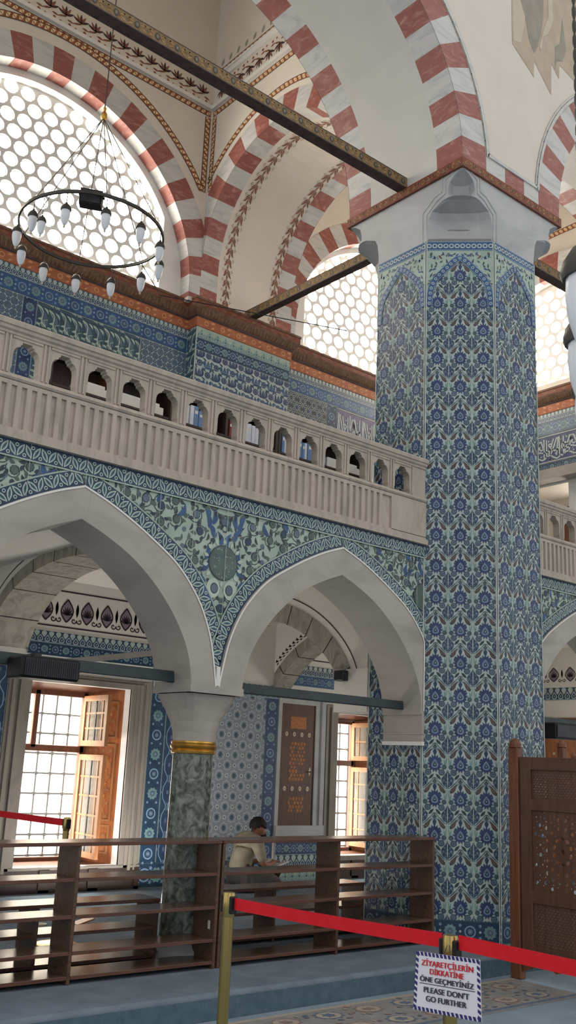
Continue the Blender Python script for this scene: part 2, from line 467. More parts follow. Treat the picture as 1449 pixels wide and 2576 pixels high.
def medallion_band(h=.17, ground='tile_navy', w=None, teal='tile_turquoise', lab='tile_light_blue'):
    w = w or h*1.9; P = Pat(); c = h/2
    P.add(0, ground, [(0, 0), (w, 0), (w, h), (0, h)])
    P.add(1, 'tile_teal', [(0, 0), (w, 0), (w, h*.05), (0, h*.05)]); P.add(1, 'tile_teal', [(0, h*.95), (w, h*.95), (w, h), (0, h)])
    P.ring(1, lab, w*.25, c, h*.25, h*.07, 14); P.add(1, 'tile_slate', ell(w*.25, c, h*.14)); P.add(2, lab, star(w*.25, c, h*.09, h*.09, .5, 6))
    P.add(1, teal, star(w*.75, c, h*.33, h*.33, .8, 10)); P.add(2, 'tile_slate', ell(w*.75, c, h*.15)); P.add(3, lab, ell(w*.75, c, h*.05))
    for x in (0, .5):
        for y in (.22, .78): P.add(1, lab, star(w*x, h*y, h*.10, h*.10, .55, 5))
        P.add(1, 'tile_white', ell(w*x, c, h*.06, h*.06, 8))
    return P, w, h
def medallion_strip(w=.2, ground='tile_cobalt'):
    """upright strip: rings and star flowers one above the other"""
    h = w*2.1; P = Pat(); c = w/2
    P.add(0, ground, [(0, 0), (w, 0), (w, h), (0, h)])
    for x in (0, w*.95): P.add(1, 'tile_teal', [(x, 0), (x+w*.05, 0), (x+w*.05, h), (x, h)])
    P.ring(1, 'tile_light_blue', c, h*.25, w*.26, w*.08, 14); P.add(1, 'tile_slate', ell(c, h*.25, w*.14)); P.add(2, 'tile_light_blue', star(c, h*.25, w*.09, w*.09, .5, 6))
    P.add(1, 'tile_turquoise', star(c, h*.75, w*.34, w*.34, .8, 10)); P.add(2, 'tile_slate', ell(c, h*.75, w*.16)); P.add(3, 'tile_light_blue', ell(c, h*.75, w*.06))
    for y in (.0, .5):
        for x in (.22, .78): P.add(1, 'tile_light_blue', star(w*x, h*y+w*.06, w*.09, w*.09, .55, 5))
    return P, w, h
def lancet_band(h=.13, w=.062, ground='tile_navy', light='tile_white', deep='tile_cobalt'):
    P = Pat()
    P.add(0, ground, [(0, 0), (w, 0), (w, h), (0, h)])
    for x in (0, w): P.add(1, light, clip_poly(leaf(x, h*1.02, x, h*.42, w*.75, 7, .35), (0, 0, w, h)))
    P.add(1, light, drop(w/2, h*.36, w*.9, h*.62)); P.add(2, deep, drop(w/2, h*.34, w*.6, h*.42)); P.add(3, light, ell(w/2, h*.3, w*.09, w*.12, 7))
    P.add(1, 'tile_light_blue', [(0, 0), (w, 0), (w, h*.06), (0, h*.06)])
    return P, w, h
def saz_panel():
    w, h = .30, .30; P = Pat()
    P.add(0, 'tile_teal', [(0, 0), (w, 0), (w, h), (0, h)])
    P.add(1, 'tile_slate', leaf(.02, .27, .15, .05, .07, 8, .5, .02)); P.add(1, 'tile_slate', leaf(.17, .26, .28, .08, .06, 8, .5, .02))
    for a in (0, .15):
        y = .0 if a == 0 else -.02
        P.add(2, 'tile_cream', leaf(.0+a, .29+y, .085+a, .15+y, .040, 8, .4, .022)); P.add(2, 'tile_cream', leaf(.07+a, .18+y, .14+a, .02+y, .042, 8, .6, -.02))
        P.add(2, 'tile_cream', leaf(.02+a, .11+y, .11+a, .085+y, .030, 7, .4, .022)); P.add(2, 'tile_cream', leaf(.085+a, .27+y, .15+a, .20+y, .028, 7, .5, .016)); P.add(2, 'tile_cream', leaf(.0+a, .06+y, .06+a, .02+y, .022, 6, .5, .012))
        P.line(2, 'tile_cream', spiral(.10+a, .065+y, .012, .036, 0, 5, 12), .009); P.line(2, 'tile_cream', curve((.0+a, .05+y), (.05+a, .0+y), (.07+a, .12+y), (.15+a, .13+y)), .008)
        P.add(3, 'tile_teal', leaf(.02+a, .26+y, .07+a, .175+y, .014, 6, .5, .018)); P.add(3, 'tile_slate', leaf(.085+a, .15+y, .125+a, .05+y, .014, 6, .5, -.014))
    P.add(4, 'tile_light_blue', [(0, 0), (.003, 0), (.003, h), (0, h)]); P.add(4, 'tile_light_blue', [(0, 0), (w, 0), (w, .003), (0, .003)])
    return P, w, h
def tulip_panel():
    w, h = .27, .27; P = Pat()
    P.add(0, 'tile_white', [(0, 0), (w, 0), (w, h), (0, h)])
    for ox, oy, bl in ((.07, .16, 'tile_cobalt'), (.205, .16-.135, 'tile_bright_blue'), (.205, .16+.135, 'tile_bright_blue')):
        for sx in (-1, 1):
            P.add(2, bl, leaf(ox+sx*.006, oy-.062, ox+sx*.055, oy+.066, .052, 7, .42, -sx*.02)); P.add(3, 'tile_light_blue', leaf(ox+sx*.026, oy-.035, ox+sx*.040, oy+.035, .011, 5))
        P.add(2, 'tile_navy', leaf(ox, oy-.06, ox, oy+.06, .042, 7, .45)); P.add(3, 'tile_slate', leaf(ox, oy-.045, ox, oy+.04, .018))
    for ox, oy in ((.205, .155), (.07, .025), (.07, .295)):
        P.add(2, 'tile_cobalt', star(ox, oy, .050, .050, .78, 12)); P.add(3, 'tile_slate', ell(ox, oy, .03)); P.add(4, 'tile_navy', ell(ox, oy, .014))
    for ox, oy, s_ in ((.137, .2, 1), (.137, .065, -1), (.0, .09, -1), (.0, .225, 1), (.27, .09, -1), (.27, .225, 1)):
        P.add(1, 'tile_teal', leaf(ox-.045, oy-.04, ox+.045, oy+.04*s_, .034, 6, .5, .018)); P.add(1, 'tile_dark_outline', leaf(ox-.03, oy+.045, ox+.045, oy-.01*s_, .022))
    P.S = [(l, m, clip_poly(p, (0, -.001, w, h+.001))) for l, m, p in P.S]; P.S = [x for x in P.S if len(x[2]) > 2]
    P.add(5, 'tile_grout', [(0, 0), (.004, 0), (.004, h), (0, h)]); P.add(5, 'tile_grout', [(0, 0), (w, 0), (w, .003), (0, .003)])
    return P, w, h
def star_panel():
    w, h = .22, .24; P = Pat()
    P.add(0, 'tile_dark_outline', [(0, 0), (w, 0), (w, h), (0, h)])
    for cx, cy in ((w/2, h/2), (0, 0), (w, 0), (0, h), (w, h)):
        P.add(2, 'tile_bright_blue' if cx == w/2 else 'tile_teal', clip_poly(star(cx, cy, .026, .026, .6, 6), (0, 0, w, h)))
        for k in range(6):
            a = PI/6+k*PI/3
            for q in quads([(cx+.03*cos(a), cy+.03*sin(a)), (cx+.055*cos(a+.35), cy+.055*sin(a+.35)), (cx+.098*cos(a), cy+.098*sin(a)), (cx+.055*cos(a-.35), cy+.055*sin(a-.35)), (cx+.03*cos(a), cy+.03*sin(a))], .010):
                q = clip_poly(q, (0, 0, w, h))
                if len(q) > 2: P.add(1, 'tile_white', q)
    return P, w, h
def lattice_panel(g='tile_teal', b='tile_slate', d='tile_navy'):
    w, h = .15, .15; P = Pat()
    P.add(0, g, [(0, 0), (w, 0), (w, h), (0, h)])
    for cx, cy in ((w/2, h/2), (0, 0), (w, 0), (0, h), (w, h)):
        for k in range(4):
            a = PI/4+k*PI/2
            P.add(1, 'tile_cream', clip_poly(leaf(cx+.02*cos(a), cy+.02*sin(a), cx+.055*cos(a), cy+.055*sin(a), .016), (0, 0, w, h)))
            P.add(1, 'tile_light_blue', clip_poly(leaf(cx+.02*cos(a+PI/4), cy+.02*sin(a+PI/4), cx+.04*cos(a+PI/4), cy+.04*sin(a+PI/4), .012), (0, 0, w, h)))
        P.add(2, d, clip_poly(star(cx, cy, .020, .020, .7, 8), (0, 0, w, h))); P.add(3, b, clip_poly(ell(cx, cy, .008), (0, 0, w, h)))
    P.S = [x for x in P.S if len(x[2]) > 2]
    return P, w, h
def rosette_panel():
    w, h = .23, .25; P = Pat()
    P.add(0, 'tile_lavender', [(0, 0), (w, 0), (w, h), (0, h)])
    for cx, cy in ((w/2, h/2), (0, 0), (w, 0), (0, h), (w, h)):
        P.add(2, 'tile_teal', clip_poly(star(cx, cy, .036, .040, .62, 9), (0, 0, w, h)))
        for q in quads([(cx+(.056+.010*cos(8*t))*cos(t), cy+(.060+.010*cos(8*t))*sin(t)) for t in [2*PI*i/26 for i in range(27)]], .011):
            q = clip_poly(q, (0, 0, w, h))
            if len(q) > 2: P.add(1, 'tile_white', q)
    for cx, cy in ((w/2, 0), (w/2, h), (0, h/2), (w, h/2)):
        P.add(1, 'tile_cream', clip_poly(star(cx, cy, .034, .036, .6, 7), (0, 0, w, h))); P.add(2, 'tile_purple', clip_poly(ell(cx, cy, .013), (0, 0, w, h)))
    P.S = [x for x in P.S if len(x[2]) > 2]
    return P, w, h
def chain_panel():   # tall loops of white line on dark blue
    w, h = .2, .30; P = Pat()
    P.add(0, 'tile_navy', [(0, 0), (w, 0), (w, h), (0, h)])
    for s_ in (-1, 1):
        P.line(1, 'tile_light_blue', [(w/2+s_*x*w, y*h) for x, y in ((.06, 0), (.1, .08), (.33, .3), (.36, .5), (.33, .7), (.1, .92), (.06, 1))], .012)
        P.line(1, 'tile_teal', [(w/2+s_*x*w, y*h) for x, y in ((.5, .0), (.44, .12), (.46, .25), (.5, .35))], .01)
    P.add(1, 'tile_cobalt', star(w/2, h/2, .035, .055, .7, 9)); P.add(2, 'tile_slate', ell(w/2, h/2, .016, .024))
    P.add(1, 'tile_slate', ell(w/2, 0.03, .012)); P.add(1, 'tile_slate', ell(w/2, h-.03, .012)); P.add(1, 'tile_slate', ell(.015, h/2, .014)); P.add(1, 'tile_slate', ell(w-.015, h/2, .014))
    return P, w, h
def crest_band(h=.13, w=.26):
    P = Pat()
    P.add(0, 'tile_pale_green', [(0, 0), (w, 0), (w, h), (0, h)])
    for x in (.25, .75):
        P.add(1, 'tile_turquoise', [(w*(x-.23), 0), (w*(x-.22), h*.35), (w*(x-.1), h*.5), (w*x, h*.86), (w*(x+.1), h*.5), (w*(x+.22), h*.35), (w*(x+.23), 0)])
        P.ring(2, 'tile_pale_green', w*x, h*.36, h*.18, h*.06, 10); P.add(2, 'tile_teal', ell(w*x, h*.36, h*.07)); P.add(2, 'tile_cream', ell(w*(x-.13), h*.15, h*.06)); P.add(2, 'tile_cream', ell(w*(x+.13), h*.15, h*.06))
    P.add(3, 'tile_grout', [(0, 0), (.004, 0), (.004, h), (0, h)])
    return P, w, h
def leaf_chain(mb, F, path, width, lift=.002, step=.075, ground='tile_navy', edge='tile_pale_green', flip=1, end=True):
    """border of white leaves and rings on blue along a path; the band lies to its left"""
    base = [Vector(p) for p in path]; off = []
    for i, p in enumerate(base):
        d = (base[min(i+1, len(base)-1)]-base[max(i-1, 0)]).normalized(); off.append(p+Vector((-d.y, d.x))*width*flip)
    for i in range(len(base)-1):
        mb.poly([F(*q, lift) for q in (base[i], base[i+1], off[i+1], off[i])], ground)
    for e, wd in ((off, .011),) + (((base, .008),) if end else ()):
        for q in quads([tuple(p) for p in e], wd): mb.poly([F(a, b, lift+.0012) for a, b in q], edge)
    mid = [tuple((a+b)/2) for a, b in zip(base, off)]
    W, st = walk(mid, step*.70)
    for k, (x, y, a) in enumerate(W):
        def T(u, v): return (x+u*cos(a)-v*sin(a), y+u*sin(a)+v*cos(a))
        sg = 1 if k % 2 else -1
        for l, m, t, wd in ((.001, 'tile_cream', .40, .34), (.002, 'tile_turquoise', .30, .21), (.003, 'tile_navy', .25, .09)):
            g = leaf(-st*.42*t/.4, -sg*width*t, st*.42*t/.4, sg*width*t, width*wd, 7)
            mb.poly([F(*T(u, v), lift+l) for u, v in g], m)
        for q in ring(st*.5, sg*width*-.27, width*.095, width*.055, 9): mb.poly([F(*T(u, v), lift+.0016) for u, v in q], 'tile_cream')
def zigzag(mb, F, path, width, lift=.003, step=.085, ground='paint_rust', fig='paint_cream', edge='paint_dark'):
    """painted rust band with cream triangles along a path"""
    mb_q = quads(path, width)
    for q in mb_q: mb.poly([F(*p, lift) for p in q], ground)
    W, st = walk(path, step)
    for x, y, a in W:
        def T(u, v): return F(x+u*cos(a)-v*sin(a), y+u*sin(a)+v*cos(a), lift+.001)
        h = width*.34
        mb.poly([T(-st*.42, -h), T(st*.20, -h), T(-st*.11, h*.7)], fig)
        mb.poly([T(st*.45, h), T(-st*.02, h), T(st*.28, -h*.7)], fig)
    for s_ in (-1, 1):
        off = []
        P = [Vector(p) for p in path]
        for i, p in enumerate(P):
            d = (P[min(i+1, len(P)-1)]-P[max(i-1, 0)]).normalized(); off.append(tuple(p+Vector((-d.y, d.x))*width*.47*s_))
        for q in quads(off, width*.09): mb.poly([F(*p, lift+.0008) for p in q], edge)
def sprigs(mb, F, path, lift=.003, step=.15, size=.10, m='paint_sprig', m2='paint_dark'):
    """painted leafy vine with berries along a path"""
    W, st = walk(path, step)
    for k, (x, y, a) in enumerate(W):
        cnt = [0]
        def T(u, v): return F(x+u*cos(a)-v*sin(a), y+u*sin(a)+v*cos(a), lift+.00004*cnt[0])
        def put(pts, mm): cnt[0] += 1; mb.poly([T(u, v) for u, v in pts], mm)
        put(leaf(-st*.5, 0, st*.5, 0, size*.09), m)
        for s_ in (-1, 1):
            put(leaf(-st*.22, 0, st*.40, s_*size*.60, size*.25, 6, .6), m); put(leaf(-st*.48, 0, st*.06, s_*size*.50, size*.20, 6, .6), m)
            for q in quads([(-st*.3, s_*size*.3), (-st*.3, s_*size*.75)], size*.03): put(q, m2)
            for u, v in ((-st*.3, .80), (-st*.18, .68), (-st*.42, .68)): put(ell(u, s_*size*v, size*.06, size*.06, 7), m2)
        put(leaf(0, 0, st*.62, 0, size*.2, 6, .6), m)
def flower_row(mb, F, path, lift=.003, step=.21, size=.23):
    """painted row of blossoms and leaves of the frieze"""
    W, st = walk(path, step)
    for k, (x, y, a) in enumerate(W):
        def T(u, v): return F(x+u*cos(a)-v*sin(a), y+u*sin(a)+v*cos(a), lift)
        def put(pts, mm): mb.poly([T(u, v) for u, v in pts], mm)
        for j in range(5):
            t = .5+j*.55; put(leaf(0, -size*.1, size*.55*cos(t), -size*.1+size*.62*sin(t), size*.15), 'paint_sprig' if j % 2 else 'paint_dark')
        put(ell(0, -size*.1, size*.11), 'paint_cream'); put(leaf(-st*.55, -size*.35, st*.1, -size*.1, size*.12), 'paint_sprig'); put(leaf(st*.55, -size*.35, st*.1, -size*.3, size*.13), 'paint_sprig')
        put(ell(st*.3, -size*.55, size*.09), 'paint_rust'); put(ell(-st*.3, -size*.6, size*.07), 'paint_rust')
def palmettes(mb, F, path, lift=.003, step=.28, h=.24):
    W, st = walk(path, step)
    for k, (x, y, a) in enumerate(W):
        def T(u, v): return F(x+u*cos(a)-v*sin(a), y+u*sin(a)+v*cos(a), lift)
        def T2(u, v): return F(x+u*cos(a)-v*sin(a), y+u*sin(a)+v*cos(a), lift+.001)
        for q in quads([(-st*.30*sin(PI*t)*(1.1-t*.25), -h*.42+h*.92*t) for t in [i/8 for i in range(9)]], h*.06): mb.poly([T(u, v) for u, v in q], 'paint_black')
        for q in quads([(st*.30*sin(PI*t)*(1.1-t*.25), -h*.42+h*.92*t) for t in [i/8 for i in range(9)]], h*.06): mb.poly([T(u, v) for u, v in q], 'paint_black')
        mb.poly([T(u, v) for u, v in leaf(0, -h*.4, 0, h*.5, st*.46, 8, .45)], 'paint_violet')
        for j in range(7):
            t = .35+j*.405; mb.poly([T2(u, v) for u, v in leaf(0, -h*.15, h*.30*cos(t), -h*.15+h*.36*sin(t), h*.075)], 'paint_black')
        for s_ in (-1, 1):
            for q in quads([(p[0]*s_, p[1]) for p in spiral(st*.36, -h*.33, .006, h*.13, 0, 6.5, 14)], h*.045): mb.poly([T(u, v) for u, v in q], 'paint_black')
            mb.poly([T(u, v) for u, v in leaf(s_*st*.5, -h*.2, s_*st*.5, h*.38, h*.13)], 'paint_violet'); mb.poly([T2(u, v) for u, v in leaf(s_*st*.5, 0, s_*st*.5, h*.30, h*.07)], 'paint_black')

# ------------------------------------------------------------------ arches
def round_arch(c, zc, r, z0, n=40, rise=None):
    """intrados from left spring to right spring: stilt, half ellipse, stilt"""
    rise = rise or r
    P = [(c-r, z0)] if z0 < zc-.01 else []
    P += [(c-r*cos(PI*i/n), zc+rise*sin(PI*i/n)) for i in range(n+1)]
    if z0 < zc-.01: P.append((c+r, z0))
    return P
def pointed(c, half, n=6):
    """arch line from its right half, mirrored"""
    R = smooth_curve(half, n)
    return [(c-x, z) for x, z in reversed(R)]+[(c+x, z) for x, z in R[1:]]
def offset(prof, d):
    P = [Vector(p) for p in prof]; out = []
    for i, p in enumerate(P):
        t = (P[min(i+1, len(P)-1)]-P[max(i-1, 0)]).normalized(); out.append(tuple(p+Vector((-t.y, t.x))*d))
    return out
def stripes(mb, prof, G, d0, d1, thick, row, step=.24, start='marble_red', rear=True, lift=.004, mid=None, xmax=None, up=1, zmin=None):
    """red and white voussoirs: rows on the soffit and the rings on the faces. G(p, z, d) places a point"""
    L = sum((Vector(b)-Vector(a)).length for a, b in zip(prof, prof[1:]))
    n = max(3, round(L/step)); n += 1-n % 2; K = 4
    I = resample(prof, n*K); O = offset(I, thick); S = offset(I, -lift)
    if zmin:
        S = [(x, max(z, zmin)) for x, z in S]; O = [(x, max(z, zmin)) for x, z in O]
    if xmax:
        O = [(min(max(x, xmax[0]), xmax[1]), z) for x, z in O]
    names = [start, 'marble_white' if start == 'marble_red' else 'marble_red']
    sg = 1 if d1 > d0 else -1
    for k in range(n):
        m = names[k % 2]
        for j in range(k*K, k*K+K):
            a, b = S[j], S[j+1]
            if row is None: bands = [(d0, d1, m)]
            else: bands = [(d0, d0+sg*row, m)]+([(d1-sg*row, d1, m)] if rear else [])+([(d0+sg*row, d1-sg*row*(1 if rear else 0), mid)] if mid else [])
            for e0, e1, mm in bands: mb.poly([G(*a, e0), G(*b, e0), G(*b, e1), G(*a, e1)], mm)
            fd = d0-sg*lift*up
            mb.poly([G(*S[j], fd), G(*S[j+1], fd), G(*O[j+1], fd), G(*O[j], fd)], m)
            mb.poly([G(*O[j], fd), G(*O[j+1], fd), G(*O[j+1], d0), G(*O[j], d0)], m)
            if rear:
                fd = d1+sg*lift
                mb.poly([G(*S[j], fd), G(*S[j+1], fd), G(*O[j+1], fd), G(*O[j], fd)], m)
    return I, O
def GY(p, z, d): return Vector((p, d, z))     # arches parallel to the arcade, d = y
def GX(p, z, d): return Vector((d, p, z))     # arches across, p = y, d = x
class Soffit:
    """the curved underside of an arch as a drawing surface: a across, b along the curve"""
    def __init__(s, prof, G):
        s.P = [Vector(p) for p in prof]; s.G = G; s.L = [0.]
        for a, b in zip(s.P, s.P[1:]): s.L.append(s.L[-1]+(b-a).length)
    def __call__(s, a, b, c=0.):
        b = min(max(b, 0), s.L[-1]-1e-6); k = 0
        while s.L[k+1] < b: k += 1
        d = (s.P[k+1]-s.P[k]).normalized(); q = s.P[k]+d*(b-s.L[k])+Vector((d.y, -d.x))*c
        return s.G(q.x, q.y, a)

# ------------------------------------------------------------------ measures (metres; x along the arcade, y into the aisle)
HP = .155                     # the raised platform
YA, YB = 5.98, 6.42           # arcade front and back
YW, YPR = 10.2, 10.0          # upper wall and its pier
YL = 9.68                     # aisle back wall
XL, XP0, XP1, XE = 2.072, 6.614, 8.214, 12.4
ZC0, ZC1 = 7.075, 7.45        # cornice
PC = (7.413, 6.305)           # pillar centre
OA, OS = .468, .662           # pillar: corner cut and side

# ------------------------------------------------------------------ floor, platform
b = MB(); b.box((-9, -9, -.2), (16, 5.2, 0), 'carpet_floor'); b.build('floor', kind='structure')
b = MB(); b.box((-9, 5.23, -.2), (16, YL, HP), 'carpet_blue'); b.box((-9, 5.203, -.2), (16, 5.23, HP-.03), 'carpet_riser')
for i in range(6):
    a0, a1 = -PI/2+i*PI/12, -PI/2+(i+1)*PI/12
    b.poly([(x, 5.233-.03*cos(a+PI/2), HP-.03+.03*sin(a+PI/2)) for x, a in ((-9, a0), (16, a0), (16, a1), (-9, a1))], 'carpet_blue')
b.build('floor_platform', kind='structure')

# patterned rug on the lower floor
R = MB(); R.box((3.7, 4.45, .001), (6.66, 5.08, .012), 'rug_ground')
F = FZ(.012); R.box((3.702, 4.452, .0115), (6.658, 4.49, .0128), 'rug_blue'); R.box((3.702, 5.04, .0115), (6.658, 5.078, .0128), 'rug_tan')
r2 = random.Random(3)
for i in range(8):
    for j in range(2):
        cx, cy = 3.90+i*.35, 4.62+j*.29
        m = ('rug_rose', 'rug_blue')[(i+j) % 2]; m2 = ('rug_tan', 'rug_rose')[(i+j) % 2]
        for l, (mm, p) in enumerate(((m, star(cx, cy, .12, .095, .8, 10)), ('rug_tan', ell(cx, cy, .09, .07)), (m, star(cx, cy, .06, .05, .6, 6)))): R.poly([F(a, c, .001+.0004*l) for a, c in p], mm)
        for k in range(6):
            t = r2.uniform(0, 2*PI); u, v = cx+.15*cos(t), cy+.115*sin(t)
            R.poly([F(a, c, .0026+.00006*k+.00001*i) for a, c in leaf(u, v, u+.06*cos(t+1.2), v+.04*sin(t+1.2), .03)], m2 if k % 2 else m)
R.build('rug', label='long patterned rug with rose and blue flowers laid along the step', cat='rug')

# ------------------------------------------------------------------ the tiled pillar
cx, cy = PC; h_ = OS/2; f_ = h_+OA
OCT = [(cx-f_, cy-h_), (cx-h_, cy-f_), (cx+h_, cy-f_), (cx+f_, cy-h_), (cx+f_, cy+h_), (cx+h_, cy+f_), (cx-h_, cy+f_), (cx-f_, cy+h_)]
pillar = thing('tiled_pillar', (cx, cy, HP), 'tall octagonal pillar clad in blue and white flower tiles', 'pillar')
Z0, Z1 = HP, 6.655
core = MB(); V = [(x, y, z) for z in (Z0, Z1) for x, y in OCT]
core.mesh(V, [(i, (i+1) % 8, 8+(i+1) % 8, 8+i) for i in range(8)]+[tuple(range(7, -1, -1)), tuple(range(8, 16))], 'tile_grout'); core.build('shaft', pillar)
PT, TW, TH = pillar_tile(); MBAND = medallion_band(.17, 'tile_navy', .331)
for k in (7, 0, 1, 2):          # the sides that look into the hall: left, front-left, front, right
    p, q = OCT[k], OCT[(k+1) % 8]
    F = Frame((*p, 0), (q[0]-p[0], q[1]-p[1], 0), (0, 0, 1)); F.n = F.u.cross(F.v)
    w = OS-.0; t = MB(); zb, zt = HP+.17, 6.555
    g = .004
    PT.tile(t, F, g, zb-.05, w-g, zt, TW, TH, False, lift=.003)
    # keep the lattice aligned with the rosettes of the photograph
    MBAND[0].tile(t, F, 0, HP, w, zb, .331, .17, lift=.010)
    # head of the panel: blue bands with white rings, a pointed arch between
    def chain(path, wd):
        for qd in quads(path, wd): t.poly([F(*a, .0105) for a in qd], 'tile_bright_blue')
        for qd in quads(path, wd*.16):
            pass
        for s_ in (-1, 1):
            o = offset(path, s_*wd*.46)
            for qd in quads(o, wd*.09): t.poly([F(*a, .0112) for a in qd], 'tile_light_blue')
        W_, st = walk(path, .055)
        for x, z, a in W_:
            for qd in ring(x, z, wd*.20, wd*.13, 9): t.poly([F(*a_, .0116) for a_ in qd], 'tile_white')
    arch = smooth_curve([(.03, 5.95), (.05, 6.14), (.10, 6.25), (.20, 6.36), (w/2, 6.47), (w-.20, 6.36), (w-.10, 6.25), (w-.05, 6.14), (w-.03, 5.95)], 4)
    # corner fields above the arch
    up = [(0, 5.95)]+arch+[(w, 5.95), (w, zt), (0, zt)]
    for half in (arch[:len(arch)//2+1]+[(w/2, zt), (0, zt), (0, 5.95)], [(w/2, zt)]+arch[len(arch)//2:]+[(w, 5.95), (w, zt)]):
        t.poly([F(a, z, .0085) for a, z in half], 'tile_pale_green')
    rh = random.Random(4)
    for k_ in range(170):
        a, z = rh.uniform(.03, w/2), rh.uniform(6.0, 6.54)
        if z < 6.49-(w/2-a)*.0-.0 and not (z > 6.06+1.42*a if a < .28 else z > 6.50): continue
        th = rh.uniform(0, 3.1); L_ = rh.uniform(.018, .034); m = rh.choice(('tile_white', 'tile_white', 'tile_rust', 'tile_teal', 'tile_grey_green', 'tile_turquoise', 'tile_bright_blue'))
        if a+L_*abs(cos(th)) > w/2 or z+L_*sin(th) > 6.55: continue
        for s_ in (-1, 1): t.poly([F(w/2+s_*(w/2-b_), q, .0090+.0001*(k_ % 10)) for b_, q in leaf(a-L_*cos(th), z-L_*sin(th), a+L_*cos(th), z+L_*sin(th), .018, 5)], m)
    chain(arch, .062); chain([(0, 6.605), (w, 6.605)], .10)
    t.poly([F(a, z, .012) for a, z in ((0, HP), (.009, HP), (.009, zt+.1), (0, zt+.1))], 'tile_grout'); t.poly([F(a, z, .012) for a, z in ((w-.009, HP), (w, HP), (w, zt+.1), (w-.009, zt+.1))], 'tile_grout')
    t.build('tile_facing', pillar)
# capital: square block whose corners are hollowed over the octagon
def cap_ring(cut, dip, half=f_):
    """the square with its corners cut; the middle of each cut is pushed in by dip"""
    o = []
    for sx, sy in ((-1, -1), (1, -1), (1, 1), (-1, 1)):
        A = (cx+sx*half, cy+sy*(half-cut)); B = (cx+sx*(half-cut), cy+sy*half)
        if sx*sy < 0: A, B = B, A
        for t in (0, .18, .5, .82, 1):
            k = dip*(0 if t in (0, 1) else .8 if t != .5 else 1); o.append((A[0]+(B[0]-A[0])*t-sx*k, A[1]+(B[1]-A[1])*t-sy*k))
    return o
c = MB(); LV = [(6.655, OA, 0), (6.70, OA, .03), (6.90, OA-.03, .035), (6.97, .40, .03), (7.03, .26, -.02), (7.035, .20, -.03), (7.06, .19, .02), (7.12, .19, .06), (7.20, .165, .06), (7.25, .10, .03), (7.29, .001, 0)]
V = []; Fc = []; nq = 20
for z, cut, dip in LV: V += [(x, y, z) for x, y in cap_ring(cut, dip)]
for j in range(len(LV)-1): Fc += [(j*nq+i, j*nq+(i+1) % nq, (j+1)*nq+(i+1) % nq, (j+1)*nq+i) for i in range(nq)]
Fc += [tuple(range(nq-1, -1, -1)), tuple(range(len(LV)*nq-nq, len(LV)*nq))]
c.mesh(V, Fc, 'stone_capital')
# frame lines round the hollow, on both flanks of the near corner, and the recessed prism inside it
for F, sg in ((FX(cx-f_), 1), (FY(cy-f_), 1)):
    o = cy-f_ if F.n.x < -.5 else cx-f_
    for w_, li, path in ((.014, .006, [(OA, 6.66), (OA+.005, 6.95), (.33, 7.06), (.225, 7.09), (.225, 7.24), (.12, 7.285)]), (.010, .005, [(OA+.05, 6.66), (OA+.055, 6.99), (.36, 7.11), (.265, 7.13), (.265, 7.29)])):
        for qd in quads([(o+a, z) for a, z in path], w_):
            V = [F(*p, 0) for p in qd]+[F(*p, li) for p in qd]
            c.mesh(V, [(4, 5, 6, 7), (0, 1, 5, 4), (1, 2, 6, 5), (2, 3, 7, 6), (3, 0, 4, 7)], 'stone_capital')
D = Frame((cx-f_+OA/2, cy-f_+OA/2, 0), (1, -1, 0), (0, 0, 1), (-1, -1, 0))
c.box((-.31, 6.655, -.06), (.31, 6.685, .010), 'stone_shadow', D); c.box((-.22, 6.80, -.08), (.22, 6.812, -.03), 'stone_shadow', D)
c.build('capital', pillar)
# painted band on top of the capital
pb = MB(); hf = f_+.022
pb.box((cx-hf, cy-hf, 7.285), (cx+hf, cy+hf, 7.39), 'beam_red')
for F, o in ((FX(cx-hf), cy-hf), (FY(cy-hf), cx-hf)):
    for i in range(8):
        u = o+.12+i*.2; L = 2*hf
        if u > o+L-.05: break
        pb.poly([F(a, z, .002) for a, z in ell(u, 7.34, .022, .032, 8)], 'beam_gold'); pb.poly([F(a, z, .003) for a, z in ell(u, 7.34, .012, .018, 8)], 'beam_red')
        for s_ in (-1, 1):
            pb.poly([F(a, z, .002) for a, z in leaf(u+s_*.03, 7.34, u+s_*.095, 7.34+s_*.025, .022)], 'beam_olive'); pb.poly([F(a, z, .002) for a, z in leaf(u+s_*.05, 7.375, u+s_*.1, 7.315, .012)], 'beam_gold')
    pb.poly([F(a, z, .002) for a, z in ((o, 7.285), (o+2*hf, 7.285), (o+2*hf, 7.293), (o, 7.293))], 'beam_dark')
pb.build('painted_band', pillar)

# ------------------------------------------------------------------ upper walls with their big arches
SPAN = round_arch((XL+XP0)/2, 7.40, (XP0-XL)/2, 7.40, 44, 2.08)
SPANR = round_arch((XP1+XE+.1)/2, 7.40, (XE+.1-XP1)/2, 7.40, 44, 2.0)
w = MB(); w.plate(FY(cy-f_), [(.3, 7.392), (XE+.6, 7.392), (XE+.6, 12.6), (.3, 12.6)], [SPAN[:1]+SPAN+[(XP0-.0, 7.2), (XL, 7.2)], SPANR+[(XE+.1, 7.2), (XP1, 7.2)]], 0, -2*f_, 'plaster_warm', 'plaster_cool'); 
wall_nave = w.build('wall_nave', kind='structure')
